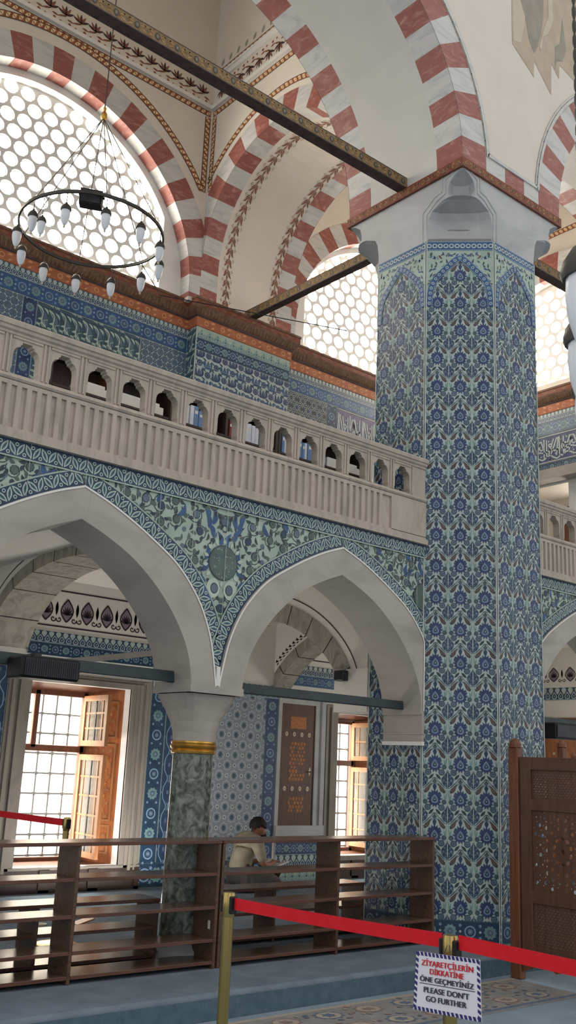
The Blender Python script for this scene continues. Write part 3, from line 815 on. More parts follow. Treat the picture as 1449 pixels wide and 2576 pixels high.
# moulding that follows the arches and the bedding between them
mo = MB()
for prof, lim in ((SPAN, (0, 7.03)), (SPANR, (7.79, 14))):
    o = [p for p in offset(prof, .385) if lim[0] <= p[0] <= lim[1] and p[1] > 7.42]
    o2 = [p for p in offset(prof, .42) if lim[0] <= p[0] <= lim[1] and p[1] > 7.42]
    for pth, wd, li in ((o, .035, .018), (o2, .02, .010)):
        for qd in quads(pth, wd):
            V = [FY(cy-f_)(*p, 0) for p in qd]+[FY(cy-f_)(*p, li) for p in qd]
            mo.mesh(V, [(4, 5, 6, 7), (0, 1, 5, 4), (2, 3, 7, 6)], 'marble_white')
mo.box((6.99, 7.58, 0), (7.83, 7.61, .018), 'marble_white', FY(cy-f_)); mo.box((7.0, 7.61, 0), (7.82, 7.63, .010), 'marble_white', FY(cy-f_))
mo.build('moulding', wall_nave)
sb = MB(); Fs = FY(cy-f_)
for i, (x0, x1) in enumerate(((6.976, 7.28), (7.28, 7.60), (7.60, 7.852))):
    sb.box((x0, 7.39, 0), (x1, 7.58, .004), 'marble_red' if i == 1 else 'marble_white', Fs)
sb.build('voussoir_course', wall_nave)
# water stain high on the pendentive
st = MB(); Fs = FY(cy-f_)
for li, m, P in ((.003, 'stain_tan', [(7.45, 12), (7.44, 9.2), (7.82, 8.98), (7.83, 9.2), (8.14, 8.92), (8.16, 9.35), (8.30, 9.22), (8.32, 9.42), (8.9, 9.3), (9.2, 12)]),
                 (.004, 'stain_pale', [(7.47, 12), (7.46, 9.25), (7.60, 9.30), (7.70, 9.75), (7.62, 12)]), (.005, 'stain_grey', [(7.58, 12), (7.60, 9.86), (7.68, 9.70), (7.74, 9.44), (7.83, 9.30), (7.90, 9.42), (7.98, 9.66), (8.03, 9.95), (8.10, 12)]),
                 (.006, 'stain_pale', [(7.97, 9.40), (8.01, 9.62), (8.10, 9.70), (8.22, 9.95), (8.2, 10.3), (8.12, 10.3), (8.12, 9.95), (8.03, 9.74), (7.93, 9.44)]), (.005, 'stain_grey', [(8.22, 9.30), (8.24, 9.62), (8.34, 9.72), (8.40, 10.1), (8.46, 9.7), (8.38, 9.5), (8.27, 9.44)])):
    st.poly([Fs(a, z, li) for a, z in P], m)
st.build('water_stain', wall_nave)

def arch_thing(name, label, group=None): return thing(name, (0, 0, 0), label, 'arch', group)
a = MB(); stripes(a, SPAN, GY, cy-f_, cy+f_, .36, .33, .243, mid='plaster_cool'); o = a.build('striped_arch', label='big red and white striped arch rising left from the pillar capital', cat='arch')
a = MB(); stripes(a, SPANR, GY, cy-f_, cy+f_, .36, .33, .243, mid='plaster_cool'); a.build('striped_arch', label='red and white striped arch right of the pillar, cut by the photo edge', cat='arch')

# the cross wall from pillar to outer pier
TR = round_arch(8.553, 7.97, 1.45, 7.40, 36, 1.47)
w = MB(); w.plate(FX(XP0), [(cy+f_, 7.392), (YPR+.2, 7.392), (YPR+.2, 12.6), (cy+f_, 12.6)], [TR+[(10.003, 7.2), (7.103, 7.2)]], 0, -(XP1-XP0), 'plaster_warm', 'plaster_warm')
wall_cross = w.build('wall_cross', kind='structure')
a = MB(); stripes(a, TR, GX, XP0, XP1, .30, .28, .25, mid='plaster_warm'); a.build('striped_arch', label='red and white striped cross arch behind the pillar, leaf vines painted under it', cat='arch')
sv = MB(); S = Soffit(TR, GX); LT = S.L[-1]
for u in (XP0+.425, XP1-.34): sprigs(sv, S, [(u, .1), (u, LT*.5), (u, LT-.06)], .009, .155, .105, 'paint_sprig', 'paint_sprig')
sv.build('painted_vine', wall_cross)
z_ = MB(); F = FX(XP0)
zigzag(z_, F, [(8.553+1.90*cos(t), 7.97+1.90*sin(t)) for t in [i*PI/40 for i in range(9, 34)]], .085)
zigzag(z_, F, [(9.93, 9.05), (9.93, 10.22)], .085); zigzag(z_, F, [(9.97, 10.28), (7.15, 10.28)], .085)
zigzag(z_, F, [(9.97, 10.92), (7.15, 10.92)], .085); flower_row(z_, F, [(9.9, 10.58), (7.2, 10.58)])
for i in range(14):
    y = 9.85-i*.18; z_.poly([F(a_, zz, .003) for a_, zz in leaf(y, 11.0, y-.05, 11.11, .06)], 'stain_grey')
z_.build('painted_border', wall_cross)
# slim cornice round the bay
cb = MB()
for z0, z1, d in ((10.34, 10.40, .05), (10.76, 10.84, .03), (10.84, 10.87, .05)):
    cb.box((XP0-d, cy+f_, z0), (XP0, YPR, z1), 'plaster_white'); cb.box((XL, YPR-d, z0), (XP0-d, YPR, z1), 'plaster_white')
cb.build('cornice', wall_cross)

# outer wall with the pierced windows
def bay_arch(c, r, x0, x1): return round_arch(c, 7.6, r, 7.45, 40)
AL = bay_arch(4.343, 2.10, XL, XP0); AR = bay_arch(10.33, 2.04, XP1, XE)
w = MB(); w.plate(FY(YPR), [(XL-.6, 7.40), (XP0, 7.40), (XP0, 12.6), (XL-.6, 12.6)], [AL+[(6.443, 7.2), (2.243, 7.2)]], 0, -.199, 'plaster_warm')
wall_l = w.build('wall_window_bay', kind='structure')
w = MB(); w.plate(FY(YPR), [(XP1, 7.40), (XE, 7.40), (XE, 12.6), (XP1, 12.6)], [AR+[(12.37, 7.2), (8.29, 7.2)]], 0, -.199, 'plaster_warm')
wall_r = w.build('wall_window_bay_right', kind='structure')
a = MB(); stripes(a, round_arch(4.343, 7.6, 2.10, 7.27, 40), GY, YPR, YW, .35, None, .25, rear=False, xmax=(XL, XP0), zmin=ZC1+.004); a.build('striped_arch', label='red and white striped arch framing the big round-paned window at left', cat='arch')
a = MB(); stripes(a, round_arch(10.33, 7.6, 2.04, 7.27, 40), GY, YPR, YW, .34, None, .25, rear=False, xmax=(XP1, XE), zmin=ZC1+.004); a.build('striped_arch', label='red and white striped arch over the pierced window between pillar and pier', cat='arch')
z_ = MB(); F = FY(YPR)
zigzag(z_, F, [(4.343+2.60*cos(t), 7.63+2.62*sin(t)) for t in [i*PI/60 for i in range(11, 52)]], .09, .0065)
zigzag(z_, F, [(XP0-.07, 9.05), (XP0-.07, 10.22)], .085); zigzag(z_, F, [(XL, 10.28), (XP0-.03, 10.28)], .085); zigzag(z_, F, [(XL, 10.92), (XP0-.03, 10.92)], .085)
flower_row(z_, F, [(XL, 10.58), (XP0-.08, 10.58)])
z_.build('painted_border', wall_l)

def arched_opening(c, half, zc, r, z0, z1):
    t0 = math.acos(min(1, half/r)); n = 30
    return [(c-half, z0)]+[(c-r*cos(t), zc+r*sin(t)) for t in [t0+(PI-2*t0)*i/n for i in range(n+1)]]+[(c+half, z0)]
def pierced(F, c, half, zc, r, z0, name, label_):
    """wall behind the arch, its opening, the plaster grille with round holes and the glass behind"""
    op = arched_opening(c, half, zc, r, z0, zc+r)
    win = bpy.data.objects.new(name, None); COL.objects.link(win); win.location = F(c, z0, 0); win['kind'] = 'structure'
    P = .225; H = []; outline = [(c-half-.12, z0-.08), (c+half+.12, z0-.08), (c+half+.12, zc+r+.1), (c-half-.12, zc+r+.1)]
    row = 0; z = z0+.02
    while z < zc+r+.05:
        x = c-half-.08+(P/2 if row % 2 else 0)
        while x < c+half+.08:
            if (x-c)**2+max(0, z-zc)**2 < (r+.1)**2 and abs(x-c) < half+.02 and z > z0-.02:
                if not (x-.1 < c-half-.12 or x+.1 > c+half+.12 or z-.1 < z0-.08 or z+.1 > zc+r+.1): H.append(ell(x, z, .095, .095, 18))
            x += P
        z += P*.866; row += 1
    g = MB(); g.plate(F, outline, H, -.13, -.168, 'plaster_white'); g.build('pierced_grille', win)
    rims = MB()
    for h in H:
        cxx = sum(p[0] for p in h)/18; czz = sum(p[1] for p in h)/18
        for q in ring(cxx, czz, .091, .010, 16): rims.poly([F(a, zz, -.165) for a, zz in q], 'lead_frame')
    rims.build('pane_rims', win)
    gl = MB(); gl.poly([F(*p, -.19) for p in outline], 'window_light'); gl.build('window_glass', win)
    return op
op = pierced(FY(YW), 4.343, 1.76, 7.6, 2.0, 7.50, 'window_1', '')
w = MB(); w.plate(FY(YW), [(XL-.6, 6.0), (XP0+.05, 6.0), (XP0+.05, 10.2), (XL-.6, 10.2)], [op], -.001, -.13, 'plaster_white'); w.build('wall_window', kind='structure')
op = pierced(FY(YW), 10.33, 1.70, 7.6, 1.96, 7.47, 'window_2', '')
w = MB(); w.plate(FY(YW), [(XP1-.05, 6.0), (XE+.2, 6.0), (XE+.2, 10.2), (XP1-.05, 10.2)], [op], -.001, -.13, 'plaster_white'); w.build('wall_window_right', kind='structure')
op = pierced(FX(XE), 8.45, 1.55, 7.62, 1.72, 7.58, 'window_3', '')
w = MB(); w.plate(FX(XE), [(5.2, 6.0), (10.3, 6.0), (10.3, 12.6), (5.2, 12.6)], [op], -.001, -.13, 'plaster_warm'); wall_e = w.build('wall_end', kind='structure')
EA = round_arch(8.45, 7.7, 1.58, 7.45, 36, 1.62); a = MB(); 
stripes(a, EA, GX, XE-.12, XE, .42, None, .32, rear=False, start='marble_red'); a.build('striped_arch', label='small red and white striped arch glimpsed right of the capital on the end wall', cat='arch')
z_ = MB(); zigzag(z_, FX(XE), [(10.2, 10.15), (6, 10.15)], .09); z_.build('painted_border', wall_e)
w = MB(); w.box((XL-.6, YW+.24, 3.4), (XE+.3, YW+.4, 12.6), 'plaster_white')
# lower part of the upper wall, behind the tiles
w = MB(); w.box((XL-.6, YW, 3.4), (XP0, YW+.2, 7.3), 'plaster_white'); w.box((XP1, YW, 3.4), (XE, YW+.2, 7.3), 'plaster_white'); w.box((XP0, YPR, 3.4), (XP1, YW+.2, 7.46), 'plaster_white')
w.build('wall_gallery', kind='structure')
w = MB(); w.plate(FX(XE), [(5.2, 3.4), (10.3, 3.4), (10.3, 7.3), (5.2, 7.3)], [[(8.27, 3.66), (9.5, 3.66), (9.5, 5.885), (8.27, 5.885)]], 0, -.2, 'plaster_white', 'plaster_warm'); w.build('wall_gallery_end', kind='structure')
w = MB(); w.box((XE+.95, 7.6, 3.6), (XE+1.1, 10.3, 6.2), 'plaster_warm'); w.box((XE+.2, 7.6, 5.95), (XE+1.0, 10.3, 6.1), 'plaster_warm'); w.box((XE+.2, 9.9, 3.6), (XE+1.0, 10.1, 6.1), 'plaster_warm'); w.box((XE+.2, 7.6, 3.5), (XE+1.0, 10.3, 3.62), 'carpet_blue'); w.box((XE+.2, 7.5, 3.6), (XE+1.0, 7.7, 6.1), 'plaster_warm'); w.build('wall_gallery_side', kind='structure')
w = MB(); w.box((XL-.6, cy+f_-.02, 12.6), (XE+.4, YW+.3, 12.8), 'plaster_cool'); w.build('ceiling_bay', kind='structure')

# painted cornice, swept round the pier
def sweep(mb, path, prof, mats):
    """path of (x, y, ox, oy): plan point and its outward direction; prof of (out, z)"""
    for (p, q) in zip(path, path[1:]):
        for i in range(len(prof)-1):
            (d0, z0), (d1, z1) = prof[i], prof[i+1]
            mb.poly([(p[0]+p[2]*d0, p[1]+p[3]*d0, z0), (q[0]+q[2]*d0, q[1]+q[3]*d0, z0), (q[0]+q[2]*d1, q[1]+q[3]*d1, z1), (p[0]+p[2]*d1, p[1]+p[3]*d1, z1)], mats[i])
CP = [(XL-.6, YW, 0, -1), (XP0, YW, -1, -1), (XP0, YPR, -1, -1), (XP1, YPR, 1, -1), (XP1, YW, 1, -1), (XE, YW, -1, -1), (XE, 5.2, -1, 0)]
prof = [(.0, ZC0), (.022, ZC0+.004), (.022, ZC0+.135), (.03, ZC0+.145), (.035, ZC0+.16), (.06, ZC0+.185), (.085, ZC0+.225), (.10, ZC0+.26), (.105, ZC0+.275), (.105, ZC0+.34), (.115, ZC0+.345), (.115, ZC0+.375), (0, ZC0+.376)]
cm = ['cornice_orange', 'cornice_orange', 'beam_dark', 'beam_dark']+['cornice_brown']*4+['beam_red', 'cornice_brown', 'cornice_brown', 'plaster_white']
k = MB(); sweep(k, CP, prof, cm)
for F, a0, a1 in ((FY(YW), XL, XP0-.03), (FY(YPR), XP0, XP1), (FY(YW), XP1+.03, XE-.03), (FX(XE), 6.2, YW-.05)):
    n = int((a1-a0)/.24)
    for i in range(n):
        u = a0+(i+.5)*(a1-a0)/n
        for q in ring(u, ZC0+.07, .030, .013, 10): k.poly([F(a_, z_, .024) for a_, z_ in q], 'cornice_ring')
        k.poly([F(a_, z_, .024) for a_, z_ in leaf(u+.07, ZC0+.10, u+.14, ZC0+.11, .03)], 'cornice_ring'); k.poly([F(a_, z_, .024) for a_, z_ in leaf(u+.08, ZC0+.02, u+.13, ZC0+.05, .025)], 'cornice_ring')
    n = int((a1-a0)/.055)
    for i in range(n):
        u = a0+(i+.5)*(a1-a0)/n; s_ = 1 if (i//7) % 2 else -1
        k.mesh([F(u-.008, ZC0+.172, .056), F(u+.008, ZC0+.172, .056), F(u+.008+.02*s_, ZC0+.255, .106), F(u-.008+.02*s_, ZC0+.255, .106)], [(0, 1, 2, 3)], 'beam_olive')
        if i % 3 == 0: k.poly([F(a_, z_, .1075) for a_, z_ in leaf(u-.05, ZC0+.31, u+.05, ZC0+.30, .02)], 'beam_olive')
k.build('trim_1', kind='structure')

# ------------------------------------------------------------------ tiles of the gallery wall
def panel(name, label, parts, group=None):
    """one tile panel: a thin slab per field with its ornament"""
    mb = MB()
    for F, (u0, z0, u1, z1), pat, fit in parts:
        mb.box((u0, z0, 0), (u1, z1, .012), 'tile_grout', F)
        P, w_, h__ = pat
        P.tile(mb, F, u0+.003, z0+.003, u1-.003, z1-.003, w_, h__, fit, lift=.013)
    return mb.build('tilework', label=label, cat='tiles', group=group)
MB2 = medallion_band(.20, 'tile_bright_blue', .36); LB = lancet_band(.13, .07, 'tile_teal'); VB = medallion_band(.19, 'tile_cobalt', .30)
zt = ZC0; F = FY(YW)
b1, b2 = zt-.13, zt-.34
panel('tile_panel', 'dark blue leaf tiles with medallion border between two flower fields under the window cornice', [(F, (XL, b1, XP0-.012, zt), LB, True), (F, (XL, b2, XP0-.012, b1), MB2, True), (F, (4.46, 5.2, 5.90, b2), saz_panel(), False)])
panel('tile_panel', 'pale green small-flowered tile field at the far left above the balustrade', [(F, (XL, 5.2, 4.28, b2), lattice_panel('tile_slate', 'tile_light_blue', 'tile_teal'), False)])
panel('tile_panel', 'narrow blue medallion strip left of the dark leaf tiles', [(F, (4.28, 5.2, 4.46, b2), medallion_strip(.18, 'tile_cobalt'), False)])
panel('tile_panel', 'narrow grey star-flower tile strip in the corner beside the wall pier', [(F, (5.90, 5.2, XP0-.012, b2), lattice_panel('tile_slate', 'tile_cream', 'tile_cobalt'), False)])
F = FY(YPR); P_ = Frame((XP0, 0, 0), (0, 1, 0), (0, 0, 1), (-1, 0, 0))
panel('tile_panel', 'tulip tiles in cobalt and white with green crest border on the wall pier', [(F, (XP0+.002, zt-.15, XP1, zt), crest_band(.15, .26), True), (F, (XP0+.002, zt-.33, XP1, zt-.15), medallion_band(.18, 'tile_navy', .27), True), (F, (XP0+.002, 5.2, XP1, zt-.33), tulip_panel(), False)])
panel('tile_panel', 'sliver of teal tiles on the side of the wall pier', [(P_, (YPR-.012, 5.2, YW-.013, zt), saz_panel(), False)])
F = FY(YW)
panel('tile_panel', 'white interlaced star tiles on dark ground right of the wall pier', [(F, (XP1+.002, zt-.13, XE-.012, zt), LB, True), (F, (XP1+.002, zt-.33, XE-.012, zt-.13), medallion_band(.2, 'tile_bright_blue', .36), True), (F, (XP1+.002, 5.2, 9.13, zt-.33), star_panel(), False)])
panel('tile_panel', 'narrow medallion tile strip between star tiles and calligraphy', [(F, (9.13, 5.2, 9.33, zt-.33), medallion_strip(.20, 'tile_navy'), False)])
def script_panel(F, u0, u1, z0, z1, label, ground, mirror=1):
    mb = MB(); mb.box((u0, z0, 0), (u1, z1, .012), ground, F)
    w_, h__ = u1-u0, z1-z0
    rs = random.Random(11)
    for i in range(int(w_*60)):
        a_, z_ = rs.uniform(u0+.03, u1-.03), rs.uniform(z0+.03, z1-.03); mb.poly([F(p, q, .0135) for p, q in leaf(a_, z_, a_+rs.uniform(-.07, .07), z_+rs.uniform(-.07, .07), .025)], 'tile_slate')
    unit = [[(.02, .1), (.03, .95)], [(.12, .15), (.06, .92)], [(.30, .2), (.10, .92)], [(.20, .90), (.36, .25)], [(.42, .12), (.42, .9)], [(.50, .12), (.50, .95)], [(.52, .55), (.60, .88), (.68, .7), (.60, .5), (.52, .55)], [(.74, .2), (.66, .9)], [(.70, .9), (.88, .2)], [(.90, .1), (.90, .92)],
            [(.0, .12), (.10, .02), (.22, .10), (.32, .22), (.44, .12), (.56, .06), (.66, .14), (.80, .22), (.92, .1), (1.0, .14)], [(.05, .45), (.16, .36), (.26, .45), (.38, .40), (.52, .36), (.66, .42), (.82, .36), (.97, .44)], [(.76, .48), (.84, .62), (.94, .58), (.96, .46)], [(.30, .55), (.36, .66), (.28, .70)]]
    n = max(1, round(w_/.62))
    for k_ in range(n):
        for pth in unit:
            q = smooth_curve([(u0+.02+(w_-.04)*(k_+x)/n, z0+.03+(h__-.06)*z_) for x, z_ in pth], 4) if len(pth) > 2 else [(u0+.02+(w_-.04)*(k_+x)/n, z0+.03+(h__-.06)*z_) for x, z_ in pth]
            for qd in quads(q, .024): mb.poly([F(*p, .0155) for p in qd], 'tile_white')
        for x, z_ in ((.15, .28), (.35, .78), (.6, .25), (.8, .80), (.63, .62)): mb.poly([F(a_, b_, .0155) for a_, b_ in ell(u0+.02+(w_-.04)*(k_+x)/n, z0+h__*z_, .014, .014, 6)], 'tile_white')
    mb.box((u0, z0, .011), (u1, z0+.012, .017), 'tile_grout', F); mb.box((u0, z1-.012, .011), (u1, z1, .017), 'tile_grout', F)
    return mb.build('calligraphy_tilework', label=label, cat='tiles')
script_panel(F, 9.33, 10.9, 6.05, zt-.34, 'white calligraphy on a violet tile panel left of the pillar', 'tile_purple')
F = FX(XE)
panel('tile_panel', 'pale blue bordered tiles above the blue calligraphy at the right photo edge', [(F, (6.0, zt-.13, YW-.02, zt), LB, True), (F, (6.0, zt-.36, YW-.02, zt-.13), medallion_band(.23, 'tile_slate', .3), True), (F, (6.0, 6.12, YW-.02, 6.26), medallion_band(.14, 'tile_navy', .26), True)])
script_panel(F, 6.0, YW-.02, 6.27, zt-.37, 'white calligraphy on a deep blue tile panel at the right photo edge', 'tile_cobalt')
b = MB(); b.box((XE-.25, 5.2, 5.92), (XE-.005, YW-.02, 6.08), 'stone_grey'); b.build('trim_2', kind='structure')

# ------------------------------------------------------------------ arcade under the gallery
IN = [(0, 3.095), (.2, 3.015), (.42, 2.90), (.62, 2.745), (.78, 2.575), (.90, 2.40), (.97, 2.24), (1.0, 2.09), (1.003, 2.0)]
EX = [(0, 3.335), (.2, 3.262), (.405, 3.165), (.60, 3.055), (.80, 2.925), (.95, 2.775), (1.06, 2.62), (1.15, 2.42), (1.2, 2.22), (1.233, 2.03)]
FA = FY(YA)
C1, C2, C3 = 3.108, 5.576, 9.25
w = MB(); w.plate(FA, [(1.4, 2.0), (XP0, 2.0), (XP0, 3.57), (1.4, 3.57)], [[(c-1.003, 1.9)]+pointed(c, IN)+[(c+1.003, 1.9)] for c in (C1, C2)], 0, -(YB-YA), 'stone_grey')
wall_arcade = w.build('wall_arcade', kind='structure')
w = MB(); w.plate(FA, [(XP1, 1.74), (XE, 1.74), (XE, 3.57), (XP1, 3.57)], [[(c-1.003, 1.6)]+pointed(c, IN)+[(c+1.003, 1.6)] for c in (C3, C3+2.44)], 0, -(YB-YA), 'stone_grey')
w.build('wall_arcade_right', kind='structure')
AF = .032
def stone_arch(c, label, lo=None, hi=None):
    I = resample(offset(pointed(c, IN), -.004), 72); O = resample(pointed(c, EX), 72); mb = MB(); n = len(I)
    if lo: O = [(max(a, lo), z) for a, z in O]
    if hi: O = [(min(a, hi), z) for a, z in O]
    for i in range(n-1):
        mb.poly([FA(*I[i], AF), FA(*I[i+1], AF), FA(*O[i+1], AF), FA(*O[i], AF)], 'stone_grey')
        mb.poly([FA(*O[i], AF), FA(*O[i+1], AF), FA(*O[i+1], 0), FA(*O[i], 0)], 'stone_grey')
        mb.poly([FA(*I[i], AF), FA(*I[i], -.445), FA(*I[i+1], -.445), FA(*I[i+1], AF)], 'stone_grey')
    lip = offset(O, -.010)
    if lo: lip = [(max(a, lo), z) for a, z in lip]
    if hi: lip = [(min(a, hi), z) for a, z in lip]
    for q in quads(lip, .014):
        V = [FA(*p, AF) for p in q]+[FA(*p, AF+.005) for p in q]; mb.mesh(V, [(4, 5, 6, 7), (0, 1, 5, 4), (2, 3, 7, 6)], 'plaster_white')
    # voussoir joints
    for k in range(9, n-9, 14):
        a = Vector(I[k]); d = (Vector(O[k])-a)
        for q in quads([tuple(a), tuple(a+d*.95)], .002): mb.poly([FA(*p, AF+.0006) for p in q], 'stone_balustrade')
    return mb.build('pointed_arch', label=label, cat='arch', group='pointed stone arches of the arcade')
stone_arch(C1, 'left pointed grey stone arch of the arcade, cut by the photo edge', None, 4.338)
stone_arch(C2, 'pointed grey stone arch between the green column and the tiled pillar', 4.348, XP0-.001)
stone_arch(C3, 'pointed stone arch right of the tiled pillar, cut by the photo edge', XP1+.001)
# the foot of the right arch on the pillar
b = MB(); b.box((XP0-.028, YA-.030, 1.765), (XP0, YB, 2.12), 'stone_grey'); b.box((XP0-.032, YA-.036, 1.735), (XP0, YB+.01, 1.768), 'plaster_white'); b.box((XP0-.034, YA-.036, 1.83), (XP0, YB+.01, 1.842), 'stone_grey')
b.build('impost', wall_arcade)

# tile spandrels
def poly_in(pt, P):
    x, y = pt; r = False; j = len(P)-1
    for i in range(len(P)):
        if (P[i][1] > y) != (P[j][1] > y) and x < (P[j][0]-P[i][0])*(y-P[i][1])/(P[j][1]-P[i][1])+P[i][0]: r = not r
        j = i
    return r
def spandrel(label, left_arch, right_arch, x0, x1, ztop, medal, seed):
    """tiles between two arch lines: field with scrolls and blossoms, leaf borders round it"""
    mb = MB(); rs = random.Random(seed); BW = .115
    L = [p for p in pointed(left_arch, EX) if p[0] >= left_arch-1e-6] if left_arch else [(x0, ztop), (x0, 2.03)]
    Rr = [p for p in pointed(right_arch, EX) if p[0] <= right_arch+1e-6] if right_arch else [(x1, 2.5), (x1, ztop)]
    L = [(max(x0, min(x1, a)), z) for a, z in L]; Rr = [(max(x0, min(x1, a)), z) for a, z in Rr]
    region = L+Rr+[(x1, ztop), (x0, ztop)]
    region = [p for i, p in enumerate(region) if i == 0 or (Vector(p)-Vector(region[i-1])).length > 1e-5]
    mb.plate(FA, region, [], .006, .0, 'tile_pale_green', back=False)
    inner_l = offset(L, -BW*-1)if left_arch else L; inner_r = offset(Rr, BW) if right_arch else Rr
    field = ([p for p in inner_l]+[p for p in inner_r]+[(x1, ztop-.11), (x0, ztop-.11)])
    cnt = [0]
    def put(l, m, P): cnt[0] += 1; mb.poly([FA(a, z, .007+.0009*l+.00002*(cnt[0] % 40)) for a, z in P], m)
    ok = lambda a, z: poly_in((a, z), region) and z < ztop-.10
    xm = medal[0] if medal else None
    placed = [(medal[0], medal[1], .15)] if medal else []
    def free(a, z, r):
        return all((a-b_)**2+(z-c_)**2 > (r+q)**2 for b_, c_, q in placed)
    sides = (1, -1) if medal else (1,)
    # white scroll stems with leaves, blossoms on them
    big = []
    for t in range(2600):
        a = rs.uniform(x0, x1); z = rs.uniform(2.1, ztop-.10)
        if xm is not None and a < xm: continue
        if not ok(a, z) or (xm is not None and not ok(2*xm-a, z)): continue
        if len(big) < 40*(x1-x0)/2.4 and free(a, z, .060): placed.append((a, z, .055)); big.append((a, z))
    def both(l, m, P):
        put(l, m, P)
        if xm is not None: put(l, m, [(2*xm-a, z) for a, z in P])
    for k, (a, z) in enumerate(big):
        t0 = rs.uniform(0, 6.28); r = rs.uniform(.045, .062)
        for q in quads(spiral(a, z, .026, r*1.35, t0, t0+rs.choice((-1, 1))*rs.uniform(4.5, 6.5), 16), .0065): both(1, 'tile_dark_outline', q)
        c_ = rs.choice(('tile_grey_green', 'tile_grey_green', 'tile_slate', 'tile_navy'))
        both(3, 'tile_dark_outline', star(a, z, .034, .036, .86, 9)); both(4, c_, ell(a, z, .027, .029, 10))
        if k % 3 == 0: both(5, 'tile_teal', star(a, z, .012, .012, .5, 6))
        for j in range(4):
            t = t0+j*1.6; both(2, 'tile_dark_outline' if j % 2 else 'tile_grey_green', leaf(a+.045*cos(t), z+.045*sin(t), a+.09*cos(t+.5), z+.09*sin(t+.5), .026, 6, .4, .008))
    # blue saz leaves
    for t in range(1800):
        a = rs.uniform(x0, x1); z = rs.uniform(2.2, ztop-.12)
        if xm is not None and a < xm+.03: continue
        if not ok(a, z) or not free(a, z, .022): continue
        placed.append((a, z, .024)); th = rs.uniform(.8, 2.3)
        m = 'tile_bright_blue' if rs.random() < .42 else ('tile_dark_outline', 'tile_grey_green', 'tile_slate')[t % 3]
        if m == 'tile_bright_blue': both(2, m, leaf(a-.05*cos(th), z-.06*sin(th), a+.06*cos(th), z+.07*sin(th), .045, 8, .4, .022))
        elif rs.random() < .5: both(3, m, ell(a, z, .018, .019, 9))
        else: both(2, m, leaf(a-.03*cos(th), z-.03*sin(th), a+.035*cos(th), z+.035*sin(th), .020, 6, .45, .010))
    # white veins through the field
    for t in range(260):
        a = rs.uniform(x0, x1); z = rs.uniform(2.2, ztop-.12)
        if not ok(a, z): continue
        th = rs.uniform(0, 6.28); put(2, 'tile_dark_outline', leaf(a, z, a+.05*cos(th), z+.05*sin(th), .012, 5, .5, .008))
    if medal:
        put(6, 'tile_dark_outline', ell(medal[0], medal[1], .137, .137, 36)); put(7, 'tile_grey_green', ell(medal[0], medal[1], .130, .130, 36))
        for t in range(90):
            th = rs.uniform(0, 6.28); r = .12*math.sqrt(rs.random()); a, z = medal[0]+r*cos(th), medal[1]+r*sin(th)
            put(8, 'tile_slate' if t % 3 else 'tile_pale_green', leaf(a, z, a+rs.uniform(-.02, .02), z+rs.uniform(-.02, .02), .007, 3))
        for s_ in (-1, 1):
            put(5, 'tile_cream', ell(medal[0]+s_*.080, medal[1]-.205, .062, .075, 20)); put(6, 'tile_dark_outline', ell(medal[0]+s_*.070, medal[1]-.205, .036, .042, 14)); put(7, 'tile_slate', ell(medal[0]+s_*.070, medal[1]-.205, .029, .035, 14))
            for P in (leaf(medal[0]+s_*.06, medal[1]-.31, medal[0]+s_*.17, medal[1]-.15, .045, 8, .5, -s_*.03), leaf(medal[0]+s_*.15, medal[1]-.17, medal[0]+s_*.23, medal[1]-.11, .03)): put(6, 'tile_bright_blue', P)
        for k in range(14):
            th = k*PI/7+.2; put(4, 'tile_cream', leaf(medal[0]+.14*cos(th), medal[1]+.14*sin(th), medal[0]+.19*cos(th), medal[1]+.19*sin(th), .03)); put(5, 'tile_dark_outline', ell(medal[0]+.20*cos(th+.2), medal[1]+.20*sin(th+.2), .014, .014, 8))
    elif left_arch:
        put(6, 'tile_dark_outline', clip_poly(ell(x1 if left_arch else x0, 3.05, .13, .13, 30), (x0, 2, x1, ztop)))
        put(7, 'tile_grey_green', clip_poly(ell(x1 if left_arch else x0, 3.05, .122, .122, 30), (x0, 2, x1, ztop)))
    # borders
    if left_arch: leaf_chain(mb, FA, L, BW, .0125, .085, flip=1, end=False)
    if right_arch: leaf_chain(mb, FA, Rr, BW, .0155, .085, flip=1, end=False)
    leaf_chain(mb, FA, [(x0, ztop), (x1, ztop)], .115, .0205, .085, flip=-1, end=False)
    for a in np.arange(x0+.005, x1, .31):
        z0_ = max([2.1]+[z for xx, z in (L+Rr) if abs(xx-a) < .05])
        put(17, 'tile_grout', [(a, z0_), (a+.003, z0_), (a+.003, ztop), (a, ztop)])
    return mb.build('tiled_spandrel', label=label, cat='tiles', group='flowered tile spandrels over the arcade')
ZT = 3.53
spandrel('pale green flowered tile spandrel with round medallion above the green column', C1, C2, C1, C2, ZT, (4.343, 2.99), 5)
spandrel('half spandrel of flowered tiles between the right pointed arch and the pillar', C2, None, C2, XP0-.002, ZT, None, 8)
spandrel('flowered tile spandrel above the left edge of the photo, left of the first arch point', None, C1, 2.06, C1, ZT, None, 9)
spandrel('strip of flowered tiles under the right gallery, right of the pillar', None, C3, XP1+.002, C3, ZT, None, 12)
b = MB(); b.box((1.4, YA-.06, 3.53), (XP0-.0, YA+.4, 3.575), 'stone_balustrade'); b.box((XP1, YA-.06, 3.53), (XE, YA+.4, 3.575), 'stone_balustrade'); b.build('trim_3', kind='structure')

